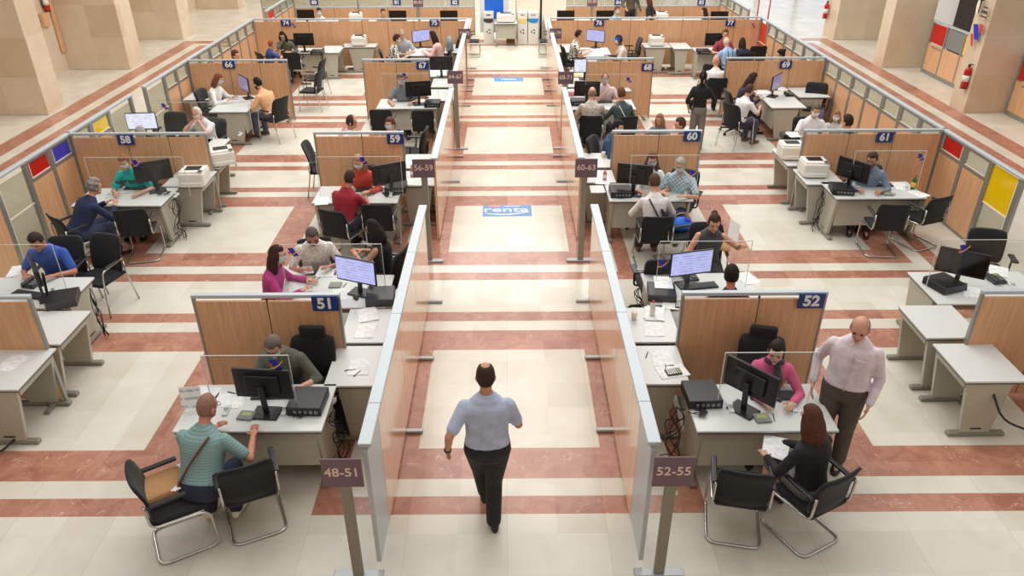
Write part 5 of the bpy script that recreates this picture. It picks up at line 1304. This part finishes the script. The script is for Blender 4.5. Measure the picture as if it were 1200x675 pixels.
seat('man with a blue cap and mask at number 76', 725, 47, -88, None, None, lean=12, hp=14, shirt=(200,194,184), hair=('short',(40,30,28)), skin=(110,74,58), mask='w', extra=(('cap', 'bag_blue', 'blue cap'),), w=1.08)
person('woman standing in a black top and grey trousers', 824, 90, 18, 'stand', s=.93, w=.92, lean=2, hp=10, shirt=(22,22,25), sleeve='rolled', legs=(120,118,112), hair=('pony',(28,24,24)), hands=((.24,.22,1.0), (-.22,.02,.84)), extra=(('strap',1,'blk'),))
seat('woman with long dark hair in navy at number 69', 882, 92, 88, office_p, 'black chair of the woman in navy at number 69', lean=16, hp=20, shirt=(40,38,60), sleeve='long', hair=('long',(50,34,34)))
seat('brown-haired person in white at number 69', 878, 106, 58, fourleg, 'black armchair under the person in white at number 69', lean=14, hp=14, s=.95, shirt=(240,240,242), legs=(70,76,96), hair=('short',(84,56,48)), shoes='shoe_br')
seat('dark-haired person leaning forward beyond number 69', 915, 64, -75, None, None, lean=22, hp=20, shirt=(36,34,40), hair=('bun',(26,22,24)))
seat('clerk half hidden by the monitor at number 77', 850, 40, 184, None, None, lean=8, hp=8, shirt=(150,60,70), hair=('short',(88,60,52)))
seat('white-haired man in a blue shirt with braces at number 77', 851, 49, -20, visitor, 'black chair under the man with braces', lean=20, hp=14, shirt=(150,184,220), hair=('bald',(214,200,186)), extra=(('suspenders',),), w=1.15)
seat('woman in a navy top seen from behind at number 77', 870, 49, -8, visitor, 'black chair under the woman in navy at number 77', lean=10, hp=10, s=.88, shirt=(38,46,72), hair=('bob',(50,34,32)))
seat('bald person in white sitting left of number 69', 839, 72, 4, fourleg, 'black armchair under the bald person in white', lean=14, hp=16, shirt=(240,238,236), hair=('shaved',(210,150,130)), skin=(222,160,140))
person('man in a brown suit jacket standing at the far end', 742, -14, 160, 'stand', lean=4, s=1.02, shirt=(96,82,64), sleeve='long', layer='long', legs=(50,46,48), hair=('short',(60,48,42)), hands=((.35,.3,1.05), (-.3,.2,.9)))
person('dark-haired woman in black standing at the far end', 760, 0, -60, 'stand', lean=4, s=.94, shirt=(24,22,26), legs=(30,30,34), hair=('bob',(90,50,40)), skin=(210,150,130))
seat('masked person in pale blue seated beside the man in the suit', 723, 12, 140, None, None, lean=8, shirt=(160,186,200), hair=('short',(100,80,66)), mask='b')
seat('grey-clad person whose head shows below number 81', 449, 15, 160, None, None, lean=8, shirt=(120,130,128), hair=('short',(90,70,60)))
seat('dark-haired person below number 85', 825, 14, -90, None, None, lean=10, shirt=(60,60,66), hair=('bob',(50,38,38)))
seat('grey-haired person just visible under the white monitor behind number 58', 165, 156, 20, None, None, lean=10, shirt=(120,130,150), hair=('shaved',(160,160,160)))
# things held in hands
x, y = at(860, 272, .98); mb = MB(); mb.box((0,0,0), (.21,.004,.297)); o = single('paper_sheet', mb, 'paper', 'white sheet held up by the woman with the bun', 'paper', (x, y, .98), 28); o.rotation_euler = (R(-35), R(35), R(20))
x, y = at(908, 528, .62); papers(x, y, .66, -20, 'sheets on the lap of the woman in the black cardigan', 3)
x, y = at(430, 288, .8); single('mobile_phone', MB().box((0,0,0), (.075,.15,.01), (20,0,0), ch=.003), 'blk', 'phone in the hands of the woman in the black dress', 'phone', (x, y, .83), 80)
x, y = at(956, 142, .95); single('folder', MB().box((0,0,0), (.26,.02,.32), ch=.004), mat('purple_card', (120,112,160), .6), 'purple folder held by the man behind number 61', 'folder', (x, y, 1.0), 10)
x, y = at(801, 108, 1.0)
x, y = at(811, 127, .7); p = Proto('handbag'); p.part('body', MB().ell((0,0,0), (.11,.05,.12)), 'blk_fab'); p.part('strap', MB().tube([(0,0,.1),(.06,.02,.35),(.1,.02,.5)], .008, 6), 'blk'); p.place(x, y, .78, 20, 'small black shoulder bag of the standing woman', 'bag')
x, y = at(848, 286, .78); single('envelope', MB().box((0,0,.0), (.2,.3,.012), (0,0,0), ch=.003), 'card', 'brown envelope on the desk of the woman with the bun', 'envelope', (x, y, .755), -20)

# ================================================================= back of the corridor
x, y = at(600, 53.5); Yb = y+.35
p = Proto('notice_board'); p.part('board', MB().box((0,0,0), (.95,.03,1.3)), 'white_wall'); p.part('blue_poster', MB().box((0,-.02,.1), (.62,.01,.62)), 'poster_blue')
X0, _ = on_y(579, 20, Yb+.3)
p.place(X0, Yb+.32, .95, 0, 'white board with a plain blue poster at the end of the corridor', 'board')
for px, lb in ((612,'left'), (640,'right')):
    X1, _ = on_y(px+8, 20, Yb+.3); q = Proto('divider_board'); q.part('panel', MB().box((0,0,.8), (.85,.04,1.5)), 'cream_l'); q.part('edge_strip', MB().box((-.43,0,.8), (.02,.05,1.5)), 'alu_d'); q.place(X1, Yb+.36, 0, 0, 'cream divider board behind the machines, the %s one' % lb, 'board')
def arrows(p, x, z, y, par):
    for k in range(3):
        q = 2*PI*k/3+.5; pts = []
        for i in range(5): g = q+i*.32; pts.append((x+.075*math.cos(g), z+.075*math.sin(g)))
        poly = pts+[(x+(a-x)*.55, z+(b-z)*.55) for a, b in reversed(pts)]
        p.part('recycling_mark', MB().prism(poly, y-.004, y), 'dgrey', par)
def bin_(px0, px1, py_base, py_top, lid, label):
    xa, ya = at(px0, py_base); xb, _ = at(px1, py_base); w = xb-xa; _, zt = on_y(px0, py_top, ya)
    p = Proto('recycling_bin'); zt = min(max(zt, .9), 1.15)
    b = p.part('body', MB().box((0,.2,zt*.36), (w*.98,.4,zt*.72), ch=.01), 'white_pl'); p.part('hood', MB().box((0,.2,zt*.88), (w*.98,.36,zt*.22), ch=.01), 'white_pl')
    p.part('lid', MB().prism([(-w*.47,zt*.79),(w*.47,zt*.79),(w*.40,zt*.68),(w*.15,zt*.65),(-w*.3,zt*.67),(-w*.47,zt*.71)], -.012, .3), lid, label='coloured lid'); arrows(p, 0, zt*.38, -.001, b)
    p.part('slot', MB().box((0,.018,zt*.9), (w*.4,.01,.03)), 'blk' if lid == 'dgrey' else 'grey_pl')
    p.place((xa+xb)/2, ya, 0, 0, label, 'bin')
bin_(567, 579, 51, 14, "dgrey", "white recycling bin with a dark lid left of the table")
bin_(606.5, 618, 51, 14, "ylid", "white recycling bin with a yellow lid"); bin_(618.5, 631, 51, 14, "sky_lid", "white recycling bin with a blue lid")
xa, ya = at(580, 52); xb, _ = at(606, 52)
ya -= .35; desk(xa, ya, xb, ya+.6, 'narrow table with the big printer between the recycling bins', 0)
prn.place((xa+xb)/2, ya+.3, T, 0, 'wide white printer on the table between the recycling bins', 'printer', None, (1.5,1.1,1))
box_at('cardboard_box', 598.5, 49, (.30,.3,.36), 'card', 'brown cardboard box under the printer table', 'box', 0, 0)
# fire extinguishers
ext = Proto('fire_extinguisher')
ext.part('cylinder', MB().tube([(0,0,0),(0,0,.02),(0,0,.40),(0,0,.46),(0,0,.5)], [.06,.075,.075,.05,.02], 16), 'redext')
ext.part('label', MB().tube([(0,0,.16),(0,0,.3)], .0765, 16), 'white_pl'); ext.part('valve', MB().box((0,0,.52), (.05,.04,.05)).box((0,-.04,.55), (.02,.1,.015)), 'blk'); ext.part('hose', MB().tube(fillet([(0,-.03,.52),(.09,-.06,.45),(.09,-.06,.1)], .05), .012, 7), 'blk')
ext.part('base_ring', MB().tube([(0,0,-.01),(0,0,.02)], .077, 16), 'blk')
y, z = on_x(1128.5, 103, 10.84); ext.place(10.842, y, z, 90, 'red fire extinguisher on the large pillar at the right', 'fire extinguisher')
y, z = on_x(967, 21, 10.92); ext.place(10.9, y, z, 90, 'red fire extinguisher on the far right pillar', 'fire extinguisher')
y, z = on_x(52, 13, -12.9); ext.place(-12.8, y, z, -90, 'red fire extinguisher on the left wall', 'fire extinguisher')
# wood strip and small box on the left wall
y, z = on_x(74, 61, -12.88); single('wooden_strip', MB().box((0,0,1.2), (.05,.16,2.4), ch=.004), 'wood', 'tall brown wooden strip on the left wall', 'strip', (-12.86, y, z)); single('wall_box', MB().box((0,0,.14), (.1,.3,.34), ch=.005), 'wood', 'small wooden box on the left wall beside the strip', 'box', (-12.84, y-.5, z+.85))
# banner emblem high on the right pillar
y, z = on_x(1150, 22, 10.86); p = Proto('wall_sign')
p.part('white_oval', MB().prism([(.19+.09*math.cos(g), .26+.19*math.sin(g)) for g in [2*PI*i/16 for i in range(16)]], -.008, 0, plane='yz'), 'cream_l')
p.part('green_swoosh', MB().prism([(.24,.44),(-.02,.40),(.10,.36),(.12,.12),(.16,.08),(.16,.34)], -.014, -.008, plane='yz'), mat('dark_green', (24,60,44), .5))
for dz, wd, th_ in ((.30,.16,.035), (.20,.22,.06), (.10,.24,.03)): p.part('dark_line', MB().box((-.004,-.09,dz-.04), (.008,wd,th_)), 'dgrey')
p.part('blue_shape', MB().prism([(.2,-.15),(.02,-.12),(-.16,-.45),(.02,-.45)], -.01, 0, plane='yz'), 'logo_blue'); p.part('red_shape', MB().prism([(-.04,-.1),(-.2,-.1),(-.2,-.28),(-.1,-.25)], -.014, -.004, plane='yz'), 'logo_red'); p.part('grey_shape', MB().prism([(.2,-.36),(.05,-.62),(.0,-.62),(.1,-.36)], -.014, -.004, plane='yz'), 'logo_red')
p.place(10.84, y, z, 0, 'small emblem sign high on the right marble pillar', 'sign')
# queue posts far right
for px, py, lb in ((885,33,'dark queue post nearest number 85'), (898,33,'red-topped queue post right of number 77')):
    x, y = at(px, py); q = Proto('queue_post'); q.part('pole', MB().tube([(0,0,.02),(0,0,1.0)], .025, 10), 'redext'); q.part('base', MB().tube([(0,0,0),(0,0,.03)], .16, 18), 'dgrey'); q.part('head', MB().tube([(0,0,1.0),(0,0,1.06)], .035, 10), 'redext'); q.place(x, y, 0, 0, lb, 'queue post')

# desks of the last row, their tops hidden by the long partition
for x0, x1, lb in ((-7.0,-5.6,'desk behind number 74 under the black monitor'), (-4.6,-2.4,'long desk behind number 75 with printer and monitor'), (-2.3,-1.2,'small desk behind number 75 beside the corridor'), (1.2,3.2,'long desk behind number 76 with two monitors'), (3.3,4.6,'desk behind number 76 with the small printer'), (5.0,6.4,'desk behind number 77 below number 85')):
    desk(x0, 24.4, x1, 26.4, lb, 0)
# ---------------------------------------------------------------- light
w = bpy.data.worlds.new('world'); scn.world = w; w.use_nodes = True
bg = w.node_tree.nodes['Background']; bg.inputs[0].default_value = (1.0,.98,.95,1); bg.inputs[1].default_value = .83
def area(name, x, y, z, sx, sy, e, col=(1,.965,.91), rot=(0,0,0)):
    l = bpy.data.lights.new(name, 'AREA'); l.shape = 'RECTANGLE'; l.size = sx; l.size_y = sy; l.energy = e; l.color = col
    o = bpy.data.objects.new(name, l); COL.objects.link(o); o.location = (x, y, z); o.rotation_euler = [R(a) for a in rot]; return o
area('ceiling_light', 0, 9, 11.5, 14, 6, 560)
area('ceiling_light', 0, 20, 11.5, 14, 8, 1600)
area('ceiling_light', 0, 32, 11.5, 14, 6, 1500)
vs = scn.view_settings; scn.display_settings.display_device = 'sRGB'; vs.view_transform = 'Standard'; vs.look = 'None'; vs.gamma = 1; vs.exposure = -.06; vs.use_curve_mapping = False
scn.cycles.max_bounces = 5; scn.cycles.diffuse_bounces = 3; scn.cycles.glossy_bounces = 3; scn.cycles.transparent_max_bounces = 12; scn.cycles.transmission_bounces = 2; scn.cycles.caustics_reflective = False; scn.cycles.caustics_refractive = False
